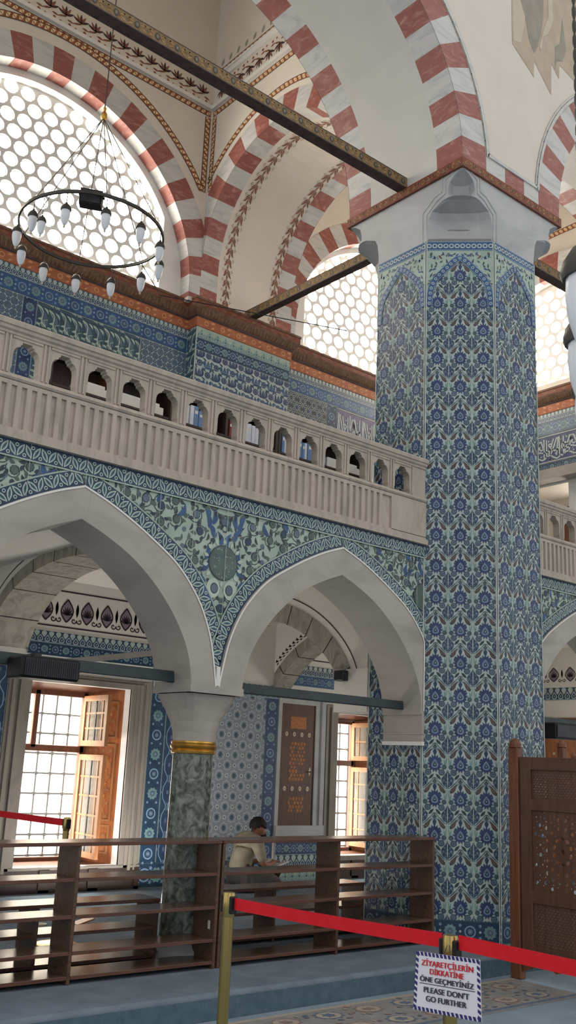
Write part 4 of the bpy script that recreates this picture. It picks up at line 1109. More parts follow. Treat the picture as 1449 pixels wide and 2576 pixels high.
# ------------------------------------------------------------------ balustrade of the gallery
def opening(c):
    z0, z1 = 3.985, 4.222; H_ = [(.104, 0), (.104, .025), (.097, .045), (.097, .140), (.092, .168), (.076, .192), (.050, .202), (.050, .215), (.038, .220), (.034, z1-z0), ]
    R_ = [(c+a, z0+z) for a, z in H_]; return [(2*c-a, z) for a, z in R_]+list(reversed(R_))
def balustrade(x0, x1, first, count, flute1, label):
    t = thing('gallery_balustrade', ((x0+x1)/2, YA, 3.56), label, 'balustrade', 'stone balustrades of the gallery')
    F = FY(YA-.02); pitch = .2866; cs = [first+i*pitch for i in range(count)]
    p = MB(); p.plate(F, [(x0, 3.965), (x1, 3.965), (x1, 4.262), (x0, 4.262)], [opening(c) for c in cs], 0, -.075, 'stone_balustrade')
    for c in cs:        # sunk frame round each opening
        for s_ in (-1, 1):
            p.box((c+s_*.128-.007, 3.985, 0), (c+s_*.128+.007, 4.255, .010), 'stone_balustrade', F)
        p.box((c-.112, 4.238, 0), (c+.112, 4.255, .008), 'stone_balustrade', F)
    p.build('pierced_panel', t)
    f = MB(); f.box((x0, 3.56, -.12), (x1, 3.965, 0), 'stone_balustrade', F)
    n = int((flute1-x0)/.0737)
    for i in range(n):
        u = x0+.012+i*.0737
        f.mesh([F(u, 3.605, .0), F(u+.006, 3.605, .018), F(u+.040, 3.605, .018), F(u+.048, 3.605, 0), F(u, 3.90, .0), F(u+.006, 3.90, .018), F(u+.040, 3.90, .018), F(u+.048, 3.90, 0)],
               [(0, 1, 5, 4), (1, 2, 6, 5), (2, 3, 7, 6), (4, 5, 6, 7), (3, 2, 1, 0)], 'stone_balustrade')
    f.box((x0, 3.90, 0), (x1, 3.93, .018), 'stone_balustrade', F); f.box((x0, 3.565, 0), (x1, 3.605, .018), 'stone_balustrade', F)
    if flute1 < x1-.2: f.box((flute1+.03, 3.60, 0), (x1, 3.90, .018), 'stone_balustrade', F)
    f.build('fluted_panel', t)
    r = MB()
    for pr_ in ([(0, 3.932), (.020, 3.936), (.030, 3.950), (.020, 3.966), (.012, 3.975), (0, 3.978)], [(0, 4.255), (.012, 4.258), (.014, 4.275), (.030, 4.285), (.034, 4.305), (.046, 4.310), (.050, 4.340), (.040, 4.352), (-.15, 4.352), (-.15, 4.255)]):
        for (d0, z0), (d1, z1) in zip(pr_, pr_[1:]): r.poly([F(x0, z0, d0), F(x1, z0, d0), F(x1, z1, d1), F(x0, z1, d1)], 'stone_balustrade')
        r.poly([F(x1, z, d) for d, z in pr_], 'stone_balustrade'); r.poly([F(x0, z, d) for d, z in pr_], 'stone_balustrade')
    r.build('rail', t)
    return t
balustrade(1.85, XP0-.004, 2.29, 15, 6.12, 'long pierced stone balustrade of the gallery left of the pillar')
balustrade(XP1+.004, XE-.02, 8.36, 14, XE, 'pierced stone balustrade of the gallery right of the pillar')
b = MB(); b.box((1.4, YA+.05, 3.575), (XP0-.02, YW, 3.62), 'carpet_blue'); b.box((XP1+.02, YA+.05, 3.575), (XE, YW, 3.62), 'carpet_blue'); b.box((XP0-.02, 7.2, 3.575), (XP1+.02, YPR, 3.62), 'carpet_blue'); b.build('floor_gallery', kind='structure')

# bookcases on the gallery with their books
def book(name, x, y, z, w_, d_, h_, m, label, group, flat=False):
    mb = MB(); mb.bbox((x, y, z), (x+w_, y+d_, z+h_), m, .003)
    if flat: mb.box((x+.003, y-.001, z+.004), (x+w_-.003, y+.002, z+h_-.004), 'paper')
    else: mb.box((x+.2*w_, y-.001, z+h_*.62), (x+.8*w_, y, z+h_*.78), 'paper')
    return mb.build(name, label=label, cat='book', group=group)
rb = random.Random(21)
for i in range(3):
    x0 = 3.06+i*1.15; x1 = x0+1.145; y0, y1 = 6.62, 6.90
    t = thing('bookcase', ((x0+x1)/2, y0, 3.62), ('dark bookcase with lying white folders behind the left balustrade openings', 'dark bookcase with upright books behind the middle balustrade openings', 'dark bookcase with few books behind the balustrade openings near the pillar')[i], 'bookcase', 'low bookcases on the gallery')
    c = MB(); c.box((x0, y1-.02, 3.62), (x1, y1, 4.60), 'wood_dark'); c.build('back_panel', t)
    for x in (x0, x1-.03): 
        c = MB(); c.bbox((x, y0, 3.62), (x+.03, y1-.02, 4.60), 'wood_dark', .004); c.build('side_panel', t)
    c = MB(); c.bbox((x0+.55, y0+.01, 3.66), (x0+.58, y1-.02, 4.575), 'wood_window' if i != 1 else 'wood_dark', .004); c.build('divider', t)
    for z in (3.64, 3.96, 4.265):
        c = MB(); c.bbox((x0+.03, y0+.005, z), (x1-.03, y1-.02, z+.025), 'wood_dark', .004); c.build('shelf', t)
    c = MB(); c.bbox((x0+.001, y0-.01, 4.575), (x1-.001, y1, 4.605), 'wood_dark', .005); c.build('top', t)
    for half in (0, 1):
        a0 = x0+.04+half*.55
        if i == 0 or (i == 2 and half == 1):
            if i == 0 and half == 0: a0 += .20
            for k in range(1):
                w_ = .25 if half == 0 else .44
                book('folder', a0+.03, y0+.02, 4.2905, w_, .2, .07, 'book_white', 'white folder lying flat on a gallery bookcase behind the balustrade', 'folders lying on the gallery bookcases', True)
                book('folder', a0+.04, y0+.03, 4.3615, w_*.9, .19, .03, 'book_white', 'white folder lying flat on a gallery bookcase behind the balustrade', 'folders lying on the gallery bookcases', True)
        else:
            a = a0+.02
            while a < a0+.42:
                w_ = rb.uniform(.028, .05); hh = rb.uniform(.15, .20)
                book('book', a, y0+rb.uniform(.02, .04), 4.2905, w_, .16, hh, rb.choice(('book_white', 'book_white', 'book_blue', 'book_blue', 'book_red')), 'upright book with pale spine on a gallery bookcase behind the balustrade', 'upright books on the gallery bookcases')
                a += w_+.004

# ------------------------------------------------------------------ green column
col = thing('marble_column', (4.343, 6.2, HP), 'dark green marble column with gold collar under the arcade', 'column')
c = MB(); c.lathe((4.343, 6.2, 0), [(.160, HP+.10), (.158, .6), (.154, 1.2), (.150, 1.58)], 'verd_antique', 36); c.build('shaft', col, smooth=True)
c = MB(); c.lathe((4.343, 6.2, 0), [(.205, HP), (.205, HP+.03), (.19, HP+.045), (.195, HP+.07), (.17, HP+.09), (.162, HP+.115)], 'stone_capital', 36); c.build('base', col, smooth=True)
c = MB(); c.lathe((4.343, 6.2, 0), [(.152, 1.565), (.166, 1.57), (.170, 1.585), (.160, 1.597), (.172, 1.605), (.178, 1.622), (.166, 1.634), (.170, 1.645), (.166, 1.655), (.150, 1.66)], 'gold_leaf', 36); c.build('gold_collar', col, smooth=True)
c = MB(); V = []; Fc = []; N = 32; LVL = [(1.655, 0.), (1.72, .10), (1.80, .34), (1.88, .62), (1.95, .86), (1.995, 1.)]
for z, t in LVL:
    for i in range(N):
        a = 2*PI*i/N+PI/N; r0 = .158*(1+.0*t)
        hx, hy = .229, .22; k = 1/max(abs(cos(a))/hx, abs(sin(a))/hy)
        fl = .014*abs(((i+.5) % 4)-2)/2*sin(PI*min(1, t*1.2)) if t < .95 else 0
        r = r0+(k-r0)*t**1.1-fl; V.append((4.343+r*cos(a), 6.2+r*sin(a), z))
for j in range(len(LVL)-1): Fc += [(j*N+i, j*N+(i+1) % N, (j+1)*N+(i+1) % N, (j+1)*N+i) for i in range(N)]
Fc += [tuple(range((len(LVL)-1)*N, len(LVL)*N))]
c.mesh(V, Fc, 'stone_grey'); c.build('capital', col)
c = MB(); c.box((4.10, YA-.040, 2.0), (4.586, YB+.02, 2.055), 'stone_grey'); c.box((4.110, YA-.034, 2.055), (4.576, YB+.012, 2.13), 'stone_grey'); c.mesh([(4.326, YA-.0375, 2.06), (4.362, YA-.0375, 2.06), (4.360, YA-.0375, 2.20), (4.328, YA-.0375, 2.20), (4.326, YA, 2.06), (4.362, YA, 2.06), (4.360, YA, 2.20), (4.328, YA, 2.20)], [(0, 1, 2, 3), (0, 3, 7, 4), (1, 5, 6, 2), (3, 2, 6, 7), (0, 4, 5, 1)], 'plaster_white'); c.build('impost_block', col)

# iron tie bars, speakers
def bar(name, lo, hi, m, label, cat, group=None):
    mb = MB(); mb.bbox(lo, hi, m, .006); return mb.build(name, label=label, cat=cat, group=group)
bar('iron_tie_bar', (1.5, 6.16, 2.072), (4.12, 6.23, 2.155), 'iron_green', 'dark green iron tie bar spanning the left pointed arch', 'tie bar', 'iron tie bars of the arcade')
bar('iron_tie_bar', (4.566, 6.16, 2.045), (XP0, 6.23, 2.120), 'iron_green', 'dark green iron tie bar spanning the right pointed arch to the pillar', 'tie bar', 'iron tie bars of the arcade')
bar('iron_tie_bar', (XP1, 6.16, 2.045), (XE, 6.23, 2.120), 'iron_green', 'iron tie bar right of the pillar at the photo edge', 'tie bar', 'iron tie bars of the arcade')
t = thing('loudspeaker', (2.99, 5.98, 2.05), 'black loudspeaker box fixed in front of the left tie bar', 'loudspeaker')
c = MB(); c.bbox((2.775, 5.93, 1.985), (3.20, 6.158, 2.125), 'black_plastic', .015); c.build('housing', t)
c = MB(); c.box((2.80, 5.922, 2.0), (3.175, 5.931, 2.11), 'iron_dark')
for i in range(24): c.box((2.808+i*.0153, 5.919, 2.004), (2.813+i*.0153, 5.923, 2.106), 'black_plastic')
c.build('grille', t)
c = MB(); c.box((2.95, 6.12, 2.12), (3.0, 6.24, 2.165), 'iron_dark'); c.build('bracket', t)
t = thing('loudspeaker', (6.60, 7.0, 2.40), 'small dark speaker on the pier behind the right pointed arch, above the tie bar', 'loudspeaker')
c = MB(); c.bbox((6.54, 6.93, 2.33), (6.62, 7.06, 2.43), 'iron_dark', .008); c.build('housing', t); c = MB(); c.tube((6.60, 7.02, 2.38), (6.66, 7.02, 2.38), .015, None, 'iron_dark'); c.build('bracket', t); c = MB(); c.box((6.536, 6.945, 2.345), (6.541, 7.045, 2.415), 'black_plastic'); c.build('grille', t)
t = thing('loudspeaker', (8.9, 6.1, 2.02), 'black loudspeaker under the right tie bar at the photo edge', 'loudspeaker')
c = MB(); c.bbox((8.62, 5.98, 1.90), (9.02, 6.158, 2.06), 'black_plastic', .012); c.build('housing', t); c = MB(); c.box((8.64, 5.972, 1.92), (9.0, 5.981, 2.04), 'iron_dark'); c.build('grille', t)

# ------------------------------------------------------------------ aisle: cross arches, vaults, walls
AH = [(0, 3.285), (.4, 3.262), (.8, 3.185), (1.12, 3.06), (1.38, 2.86), (1.56, 2.6), (1.64, 2.35), (1.66, 2.1)]
BH = [(0, 3.06), (.35, 3.01), (.72, 2.87), (1.02, 2.68), (1.24, 2.46), (1.34, 2.25), (1.36, 2.05)]
def cross_arch(label, x0, x1, c, half, y0, y1, wall_name, thick, vio=None):
    I = pointed(c, half); F = FX(x0)
    w = MB(); w.plate(F, [(y0, 2.05), (y1, 2.05), (y1, 3.57), (y0, 3.57)], [[(I[0][0], 1.9)]+I+[(I[-1][0], 1.9)]], 0, -(x1-x0), 'plaster_vault'); wl = w.build(wall_name, kind='structure')
    mb = MB(); J = resample(I, 11*4); O = offset(J, thick); S = offset(J, -.006)
    for k in range(11):
        for j in range(4*k, 4*k+4):
            mb.poly([GX(*S[j], x0-.008), GX(*S[j+1], x0-.008), GX(*S[j+1], x1+.008), GX(*S[j], x1+.008)], 'stone_old')
            for xx in (x0-.008, x1+.008): mb.poly([GX(*S[j], xx), GX(*S[j+1], xx), GX(*O[j+1], xx), GX(*O[j], xx)], 'stone_old')
        if k:
            j = 4*k; t = (Vector(J[j+1])-Vector(J[j-1])).normalized()*.006; a = Vector(offset(J, -.0075)[j]); o = Vector(O[j])
            mb.poly([GX(*(a-t), x0-.009), GX(*(a+t), x0-.009), GX(*(a+t), x1+.009), GX(*(a-t), x1+.009)], 'paint_black')
            mb.poly([GX(*(a-t), x0-.0095), GX(*(a+t), x0-.0095), GX(*(o+t), x0-.0095), GX(*(o-t), x0-.0095)], 'paint_black')
    mb.build('stone_cross_arch', label=label, cat='arch', group='old stone cross arches in the aisle')
    z_ = MB()
    lo = [p for p in offset(I, thick+.06) if p[1] < 3.5 and y0 < p[0] < y1]
    if vio:
        for k_, (xx, yy, a) in enumerate(walk(lo, .075)[0]):
            def T(u, v): return F(xx+u*cos(a)-v*sin(a), yy+u*sin(a)+v*cos(a), .003)
            for P in (leaf(-.035, 0, .03, .03, .02), leaf(-.02, -.02, .035, -.01, .016), ell(.0, .03, .012)): z_.poly([T(u, v) for u, v in P], 'paint_black')
    else:
        for q in quads(offset(I, thick+.075), .012): z_.poly([F(a, z, .003) for a, z in q], 'paint_dark')
    z_.build('painted_line', wl)
cross_arch('old stone cross arch behind the green column, seen through the left arch', 4.115, 4.57, 8.12, AH, YB, YL, 'wall_aisle_1', .125)
cross_arch('weathered stone cross arch behind the tie bar, nearest to the tiled pillar', 6.66, 6.95, 8.42, BH, 6.72, YL, 'wall_aisle_2', .20)
cross_arch('farther stone cross arch, half hidden, above the wooden cupboard door', 7.95, 8.2, 8.42, BH, 6.9, YL, 'wall_aisle_3', .13, True)
# plain pilaster that carries the arch behind the pillar
b = MB(); b.box((6.645, 6.70, 2.04), (6.955, 7.16, 2.45), 'plaster_vault'); b.box((6.63, 7.0, 2.40), (6.97, 7.17, 2.455), 'stone_old'); b.build('corbel', bpy.data.objects['wall_aisle_2'])
vt = MB()
for x0, x1 in ((XL-.6, 4.115), (4.57, 6.66), (6.95, 7.95), (8.2, XE)):
    y0, y1 = YB, YL; N = 14
    def P(i, j):
        u, v = 2*i/N-1, 2*j/N-1; return (x0+(x1-x0)*i/N, y0+(y1-y0)*j/N, 3.37+.17*(1-u**2)*(1-v**2))
    for i in range(N):
        for j in range(N): vt.poly([P(i, j), P(i, j+1), P(i+1, j+1), P(i+1, j)], 'plaster_vault')
vt.build('ceiling_aisle', kind='structure', smooth=True)

WL = (4.665, .40, 5.885, 2.268); WR = (9.06, .43, 10.35, 2.225)
F = FY(YL)
rect = lambda r: [(r[0], r[1]), (r[2], r[1]), (r[2], r[3]), (r[0], r[3])]
w = MB(); w.plate(F, [(-1, HP), (XE+.2, HP), (XE+.2, 3.57), (-1, 3.57)], [rect(WL), rect(WR)], 0, -.14, 'plaster_vault', 'plaster_white'); wall_back = w.build('wall_back', kind='structure')
b = MB()
palmettes(b, F, [(4.62, 3.03), (6.6, 3.03)], .003, .235, .27)
for z in (2.862, 3.25): 
    for q in quads([(4.6, z), (6.6, z)], .016): b.poly([F(*p, .003) for p in q], 'paint_black')
for k_ in range(7):
    x = 5.0+k_*.17; 
    for P_ in (leaf(x, 3.42, x+.09, 3.45, .03), leaf(x+.04, 3.40, x+.12, 3.42, .025), ell(x+.03, 3.455, .012)): b.poly([F(*p, .003) for p in P_], 'paint_black')
for q in quads([(8.2, 2.87), (12, 2.87)], .014): b.poly([F(*p, .003) for p in q], 'paint_black')
for k_ in range(9):
    x = 8.3+k_*.16
    for qd in quads(spiral(x, 3.03, .01, .05, k_, k_+5, 12), .014): b.poly([F(*p, .003) for p in qd], 'paint_black')
    b.poly([F(*p, .003) for p in leaf(x, 2.98, x+.1, 3.08, .02)], 'paint_black')
b.build('painted_ornament', wall_back)
b = MB(); FE = FX(XE); w = MB(); w.box((XE, 5.0, HP), (XE+.2, YL, 3.57), 'plaster_vault'); we = w.build('wall_end_aisle', kind='structure')
palmettes(b, FE, [(6.5, 2.98), (9.6, 2.98)], .003, .28, .22); b.build('painted_ornament', we)
# tile bands and fields on the aisle wall
panel('tile_panel', 'blue medallion and lancet tile band above the left window frame', [(F, (4.572, 2.54, 6.60, 2.675), medallion_band(.135, 'tile_navy', .25), True), (F, (4.572, 2.675, 6.60, 2.80), lancet_band(.125, .085), True)])
panel('tile_panel', 'bright blue medallion and lancet tile band above the wooden cupboard door', [(F, (8.21, 2.52, 10.9, 2.66), medallion_band(.14, 'tile_bright_blue', .25), True), (F, (8.21, 2.66, 10.9, 2.79), lancet_band(.13, .085), True)])
panel('tile_panel', 'dark blue tile strip with looping lines between the left window and the column', [(F, (6.145, .40, 6.36, 2.54), medallion_strip(.215, 'tile_navy'), True), (F, (6.36, .40, 6.72, 2.54), chain_panel(), True)])
panel('tile_panel', 'grey blue tile field of scalloped rosettes behind the seated man', [(F, (6.72, .42, 7.83, 2.33), rosette_panel(), True), (F, (7.83, .42, 8.03, 2.33), medallion_strip(.20, 'tile_cobalt'), True), (F, (6.72, 2.33, 8.03, 2.48), lancet_band(.15, .085), True), (F, (6.145, HP, 8.03, .42), medallion_band(.265, 'tile_navy', .3), True)])
panel('tile_panel', 'blue and white border tiles low on the wall under the cupboard door', [(F, (8.08, .46, 8.78, .61), medallion_band(.15, 'tile_cobalt', .24), True), (F, (8.08, .30, 8.78, .46), lancet_band(.16, .10), True), (F, (8.08, HP, 8.78, .30), crest_band(.145, .2), True)])
panel('tile_panel', 'dark tile strip at the left photo edge beside the window frame', [(F, (3.4, .4, 4.40, 2.5), chain_panel(), True)])
panel('tile_panel', 'tile band high on the end wall under the right gallery', [(FE, (6.0, 2.62, YL-.02, 2.80), lancet_band(.18, .11), True)])

def window_set(name, o, sash_x, label_=None):
    """deep aisle window: stone surround, wooden lining, frame, iron grille, glass, one casement standing open"""
    x0, z0, x1, z1 = o
    win = bpy.data.objects.new(name, None); COL.objects.link(win); win.location = ((x0+x1)/2, YL, z0); win['kind'] = 'structure'
    s = MB()
    for k, (d, li) in enumerate(((.255, .018), (.215, .035), (.175, .022), (.135, .045), (.10, .03), (.055, .022))):
        d1 = (.215, .175, .135, .10, .055, 0.)[k]
        e = lambda a0, b0, a1, b1: s.box((a0, b0, -.02), (a1, b1, li), 'stone_surround', F)
        top = .40*d; top1 = .40*d1
        e(x0-d, z0-.05, x0-d1, z1+top); e(x1+d1, z0-.05, x1+d, z1+top); e(x0-d1, z1+top1, x1+d1, z1+top)
    s.box((x0-.26, z0-.09, -.02), (x1+.26, z0, .03), 'stone_surround', F); s.build('stone_surround', win)
    l = MB(); ya, yb = YL+.14, 10.14; xi = sash_x+.03
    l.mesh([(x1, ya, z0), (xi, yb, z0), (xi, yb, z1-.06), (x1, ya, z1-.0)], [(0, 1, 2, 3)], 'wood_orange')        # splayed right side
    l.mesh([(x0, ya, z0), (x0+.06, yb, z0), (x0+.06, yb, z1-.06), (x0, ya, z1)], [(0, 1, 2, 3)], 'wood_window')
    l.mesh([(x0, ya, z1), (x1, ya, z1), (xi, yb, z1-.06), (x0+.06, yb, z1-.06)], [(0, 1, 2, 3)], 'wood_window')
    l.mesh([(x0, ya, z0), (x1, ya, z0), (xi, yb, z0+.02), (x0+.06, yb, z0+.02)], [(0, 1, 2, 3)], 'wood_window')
    # carved fretwork on the splayed side
    G = Frame((x1, ya, 0), (xi-x1, yb-ya, 0), (0, 0, 1), (-(yb-ya), xi-x1, 0)); LW = math.hypot(xi-x1, yb-ya)
    if G.n.x > 0: G.n = -G.n
    for zz0, zz1 in ((z0+.12, z0+.38), (z0+.46, z1-.62), (z1-.52, z1-.15)):
        for (a0, b0, a1, b1) in ((.05, zz0-.02, LW-.05, zz0), (.05, zz1, LW-.05, zz1+.02), (.05, zz0, .07, zz1), (LW-.07, zz0, LW-.05, zz1)): l.box((a0, b0, 0), (a1, b1, .012), 'wood_sash', G)
        z = zz0+.03
        k_ = 0
        while z < zz1-.03:
            for u in (.11, .19, .27, .35):
                if u < LW-.08: l.poly([G(a, b, .006) for a, b in star(u+(.04 if k_ % 2 else 0), z, .034, .034, .45, 6)], 'inlay_orange' if k_ % 2 else 'wood_sash')
            z += .07; k_ += 1
    l.build('wood_lining', win)
    f = MB(); zt = z1-.06; zm = 1.59; yf = 10.10
    for a0, b0, a1, b1 in ((x0, z0, x0+.09, zt), (x0, z0, xi, z0+.06), (x0, zt-.05, xi, zt+.05), (x0, zm-.035, xi, zm+.035), (sash_x-.02, z0, xi, zt)): f.bbox((a0, yf, b0), (a1, yf+.06, b1), 'wood_window', .005)
    f.bbox((x0+.27, yf, zm), (x0+.33, yf+.06, zt), 'wood_window', .005)
    f.build('window_frame', win)
    g = MB(); yg = 10.30; px, pz = .172, .215
    nx = int((x1-x0)/px)+1; nz = int((z1-z0)/pz)+1
    for i in range(-1, nx+1):
        x = x0+.12+i*px; g.tube((x, yg, z0-.1), (x, yg, z1+.1), .011, None, 'iron_dark', 8)
    for j in range(nz+1):
        z = z0+.06+j*pz; g.tube((x0-.1, yg, z), (x1+.2, yg, z), .010, None, 'iron_dark', 8)
        for i in range(-1, nx+1):
            x = x0+.12+i*px; g.lathe((x, yg, z), [(.004, -.024), (.022, -.014), (.022, .014), (.004, .024)], 'iron_dark', 8)
    g.build('iron_grille', win)
    gl = MB(); gl.poly([(x0, yf+.03, z0), (sash_x, yf+.03, z0), (sash_x, yf+.03, zt), (x0, yf+.03, zt)], 'pane_glass'); gl.build('window_pane', win)
    # casement leaves standing open into the room
    for zz0, zz1 in ((z0+.08, zm-.05), (zm+.04, zt-.03)):
        L_ = .62; H = Frame((sash_x, yf, 0), (-.08, -1, 0), (0, 0, 1), (-1, .08, 0)); m = MB()
        for a0, b0, a1, b1 in ((0, zz0, .055, zz1), (L_-.055, zz0, L_, zz1), (.055, zz0, L_-.055, zz0+.06), (.055, zz1-.06, L_-.055, zz1)): m.box((a0, b0, -.02), (a1, b1, .02), 'wood_sash', H)
        m.build('casement', win)
        m2 = MB(); n = 2
        for i in range(n+1):
            u = .055+(L_-.11)*(i+.5)/(n+1)
            m2.box((u-.012, zz0+.06, -.008), (u+.012, zz1-.06, .008), 'iron_dark' if i == 1 else 'wood_sash', H)
        k_ = max(2, round((zz1-zz0)/.21))
        for j in range(1, k_):
            z = zz0+.03+(zz1-zz0-.06)*j/k_; m2.box((.055, z-.010, -.007), (L_-.055, z+.010, .007), 'wood_sash', H)
        m2.build('glazing_bar', bpy.data.objects[m_name(win, 'casement')])
        m3 = MB(); m3.poly([H(.055, zz0+.06, 0), H(L_-.055, zz0+.06, 0), H(L_-.055, zz1-.06, 0), H(.055, zz1-.06, 0)], 'pane_glass'); m3.build('pane', bpy.data.objects[m_name(win, 'casement')])
    # side walls of the deep niche
    return win
def m_name(win, stem):
    return [c.name for c in win.children if c.name.startswith(stem)][-1]
window_set('window_4', WL, 5.55); window_set('window_5', WR, 9.76)
# court wall outside, with the light of the day on it
ow = MB(); ro = random.Random(5); ow.box((1, 11.9, -.3), (20, 12.1, 4.4), 'outdoor_stone_pale')
for j in range(16):
    z = .1+j*.26; x = 1+ro.uniform(0, .4)
    while x < 19.5:
        wd = ro.uniform(.25, .6); ow.box((x+.01, 11.88, z+.01), (x+wd-.01, 11.9, z+.25), ro.choice(('outdoor_stone', 'outdoor_stone_pale', 'outdoor_stone_pale')) if z < 3.4 or ro.random() < .4 else 'outdoor_leaf'); x += wd
ow.build('wall_court', kind='structure')
bs = thing('flowering_shrub', (7.2, 11.6, 0), 'pale green shrub outside the left window, behind its iron grille', 'shrub')
m = MB()
for k_ in range(420):
    a, z = ro.gauss(7.35, .42), ro.gauss(2.55, .30); y = 11.6+ro.uniform(-.2, .15); th = ro.uniform(0, 6.28)
    g = Frame((a, y, z), (cos(th), .4*sin(th), sin(th)), (-sin(th), .3, cos(th))); m.poly([g(u, v) for u, v in leaf(-.06, 0, .07, 0, .05)], 'outdoor_leaf')
m.build('foliage', bs); m = MB(); m.path([(7.2, 11.62, 0), (7.25, 11.6, 1.2), (7.35, 11.62, 2.5)], .04, 'wood_dark'); m.build('stem', bs)

# inlaid cupboard door in its marble frame
t = thing('cupboard_door', (8.37, YL, .80), 'tall dark wooden cupboard door with orange inlay and pearl dots, in a marble frame', 'cupboard')
x0, x1, z0, z1 = 8.095, 8.665, .805, 2.285
s = MB()
for d0, d1, li in ((.17, .13, .03), (.13, .09, .045), (.09, .0, .024)):
    for a0, b0, a1, b1 in ((x1+d1, z0-.1, x1+d0, z1+d0*.6), ): s.box((a0, b0, -.02), (a1, b1, li), 'stone_capital', F)
s.box((x0-.055, z0-.1, -.02), (x0, z1+.09, .018), 'stone_capital', F); s.box((x0-.05, z1, -.02), (x1+.165, z1+.105, .021), 'stone_capital', F); s.box((x0-.05, z0-.12, -.02), (x1+.172, z0, .048), 'stone_capital', F)
s.build('marble_frame', t)
d = MB(); d.box((x0, z0, -.03), (x1, z1, .008), 'wood_door', F); dd = d.build('leaf', t)
xm = (x0+x1)/2
i_ = MB(); i_.box((xm-.13, 1.98, .006), (xm+.13, 2.13, .010), 'inlay_orange', F); i_.build('inlay_panel', t)
rr = random.Random(2)
for z_0, z_1, n in ((1.33, 1.83, 60), (.95, 1.18, 34)):
    i_ = MB(); i_.box((xm-.125, z_0, .006), (xm+.125, z_1, .0085), 'wood_door', F)
    zz = z_0+.03; k_ = 0
    while zz < z_1-.01:
        for u in (-.1, -.05, 0, .05, .1): i_.poly([F(xm+a, b, .0095) for a, b in star(u+(.012 if k_ % 2 else -.012), zz, .027, .03, rr.uniform(.4, .7), 6, rr.uniform(0, 1))], 'inlay_orange' if rr.random() < .75 else 'wood_window')
        zz += .048; k_ += 1
    i_.build('inlay_panel', t)
for z in (1.91, 1.245):
    for k_ in range(4):
        i_ = MB(); i_.mesh([F(a, b, .009) for a, b in star(xm-.19+k_*.127, z, .026, .032, .85, 8)], [tuple(range(16))], 'inlay_pearl'); i_.poly([F(a, b, .0095) for a, b in ell(xm-.19+k_*.127, z, .010, .012, 8)], 'inlay_orange'); i_.build('pearl_boss', t)
i_ = MB(); i_.mesh([F(a, b, .011) for a, b in leaf(x1-.075, 1.40, x1-.065, 1.52, .035)], [tuple(range(len(leaf(0, 0, 1, 1, 1))))], 'inlay_pearl'); i_.tube(F(x1-.07, 1.455, .01), F(x1-.07, 1.455, .05), .008, None, 'bronze_dark'); i_.build('keyhole_plate', t)

# dark dado boards below the left window and below the right one
for x0, x1, lb in ((4.45, 6.14, 'dark wooden dado board along the wall below the left window'), (8.82, 10.6, 'dark wooden dado board below the right aisle window')):
    m = MB(); m.box((x0, YL-.03, HP), (x1, YL-.002, HP+.22), 'wood_dark')
    k_ = int((x1-x0)/.55)
    for i in range(k_+1):
        u = x0+(x1-x0)*i/k_; m.box((max(x0, u-.06), YL-.045, HP), (min(x1, u+.06), YL-.03, HP+.22), 'wood_dark')
    m.box((x0, YL-.045, HP), (x1, YL-.03, HP+.03), 'wood_dark'); m.build('dado_board', label=lb, cat='wall panel')
# lit wooden door on the end wall
t = thing('wooden_door', (XE, 8.5, .2), 'orange lit wooden door with pale inlay on the end wall, seen over the carved screen', 'door')
m = MB(); m.box((8.06, HP, 0), (8.86, 2.30, .03), 'wood_orange', FE); m.build('leaf', t)
m = MB(); 
for k_ in range(18):
    for j in range(5): m.poly([FE(a, b, .032) for a, b in star(8.30+j*.08, .5+k_*.08, .03, .03, .5, 6)], 'inlay_pearl' if (k_+j) % 2 else 'inlay_orange')
m.box((8.36, 2.03, .03), (8.66, 2.17, .034), 'inlay_orange', FE); m.build('inlay', t)
m = MB(); m.box((8.0, HP, 0), (8.06, 2.36, .06), 'wood_window', FE); m.box((8.86, HP, 0), (8.92, 2.36, .06), 'wood_window', FE); m.box((8.0, 2.30, 0), (8.92, 2.36, .06), 'wood_window', FE); m.build('door_frame', t)
# upper opening of the end gallery
win = bpy.data.objects.new('window_6', None); COL.objects.link(win); win.location = (XE, 8, 4.4); win['kind'] = 'structure'
FW = FX(XE+.95); m = MB(); m.box((7.75, 5.72, 0), (9.15, 5.80, .05), 'wood_window', FW); m.box((8.55, 4.4, 0), (9.15, 5.72, .05), 'wood_window', FW); m.box((7.75, 4.3, 0), (8.0, 5.72, .05), 'wood_window', FW); m.build('window_frame', win)
m = MB(); m.poly([FW(a, b, .03) for a, b in ((8.0, 4.3), (8.9, 4.3), (8.9, 5.7), (8.0, 5.7))], 'window_light'); m.build('window_pane', win)
m = MB(); m.poly([(XE+.6, 8.28, 4.6), (XE+.9, 8.28, 4.6), (XE+.9, 8.28, 5.8), (XE+.6, 8.28, 5.8)], 'plaster_white'); m.build('reveal', win)

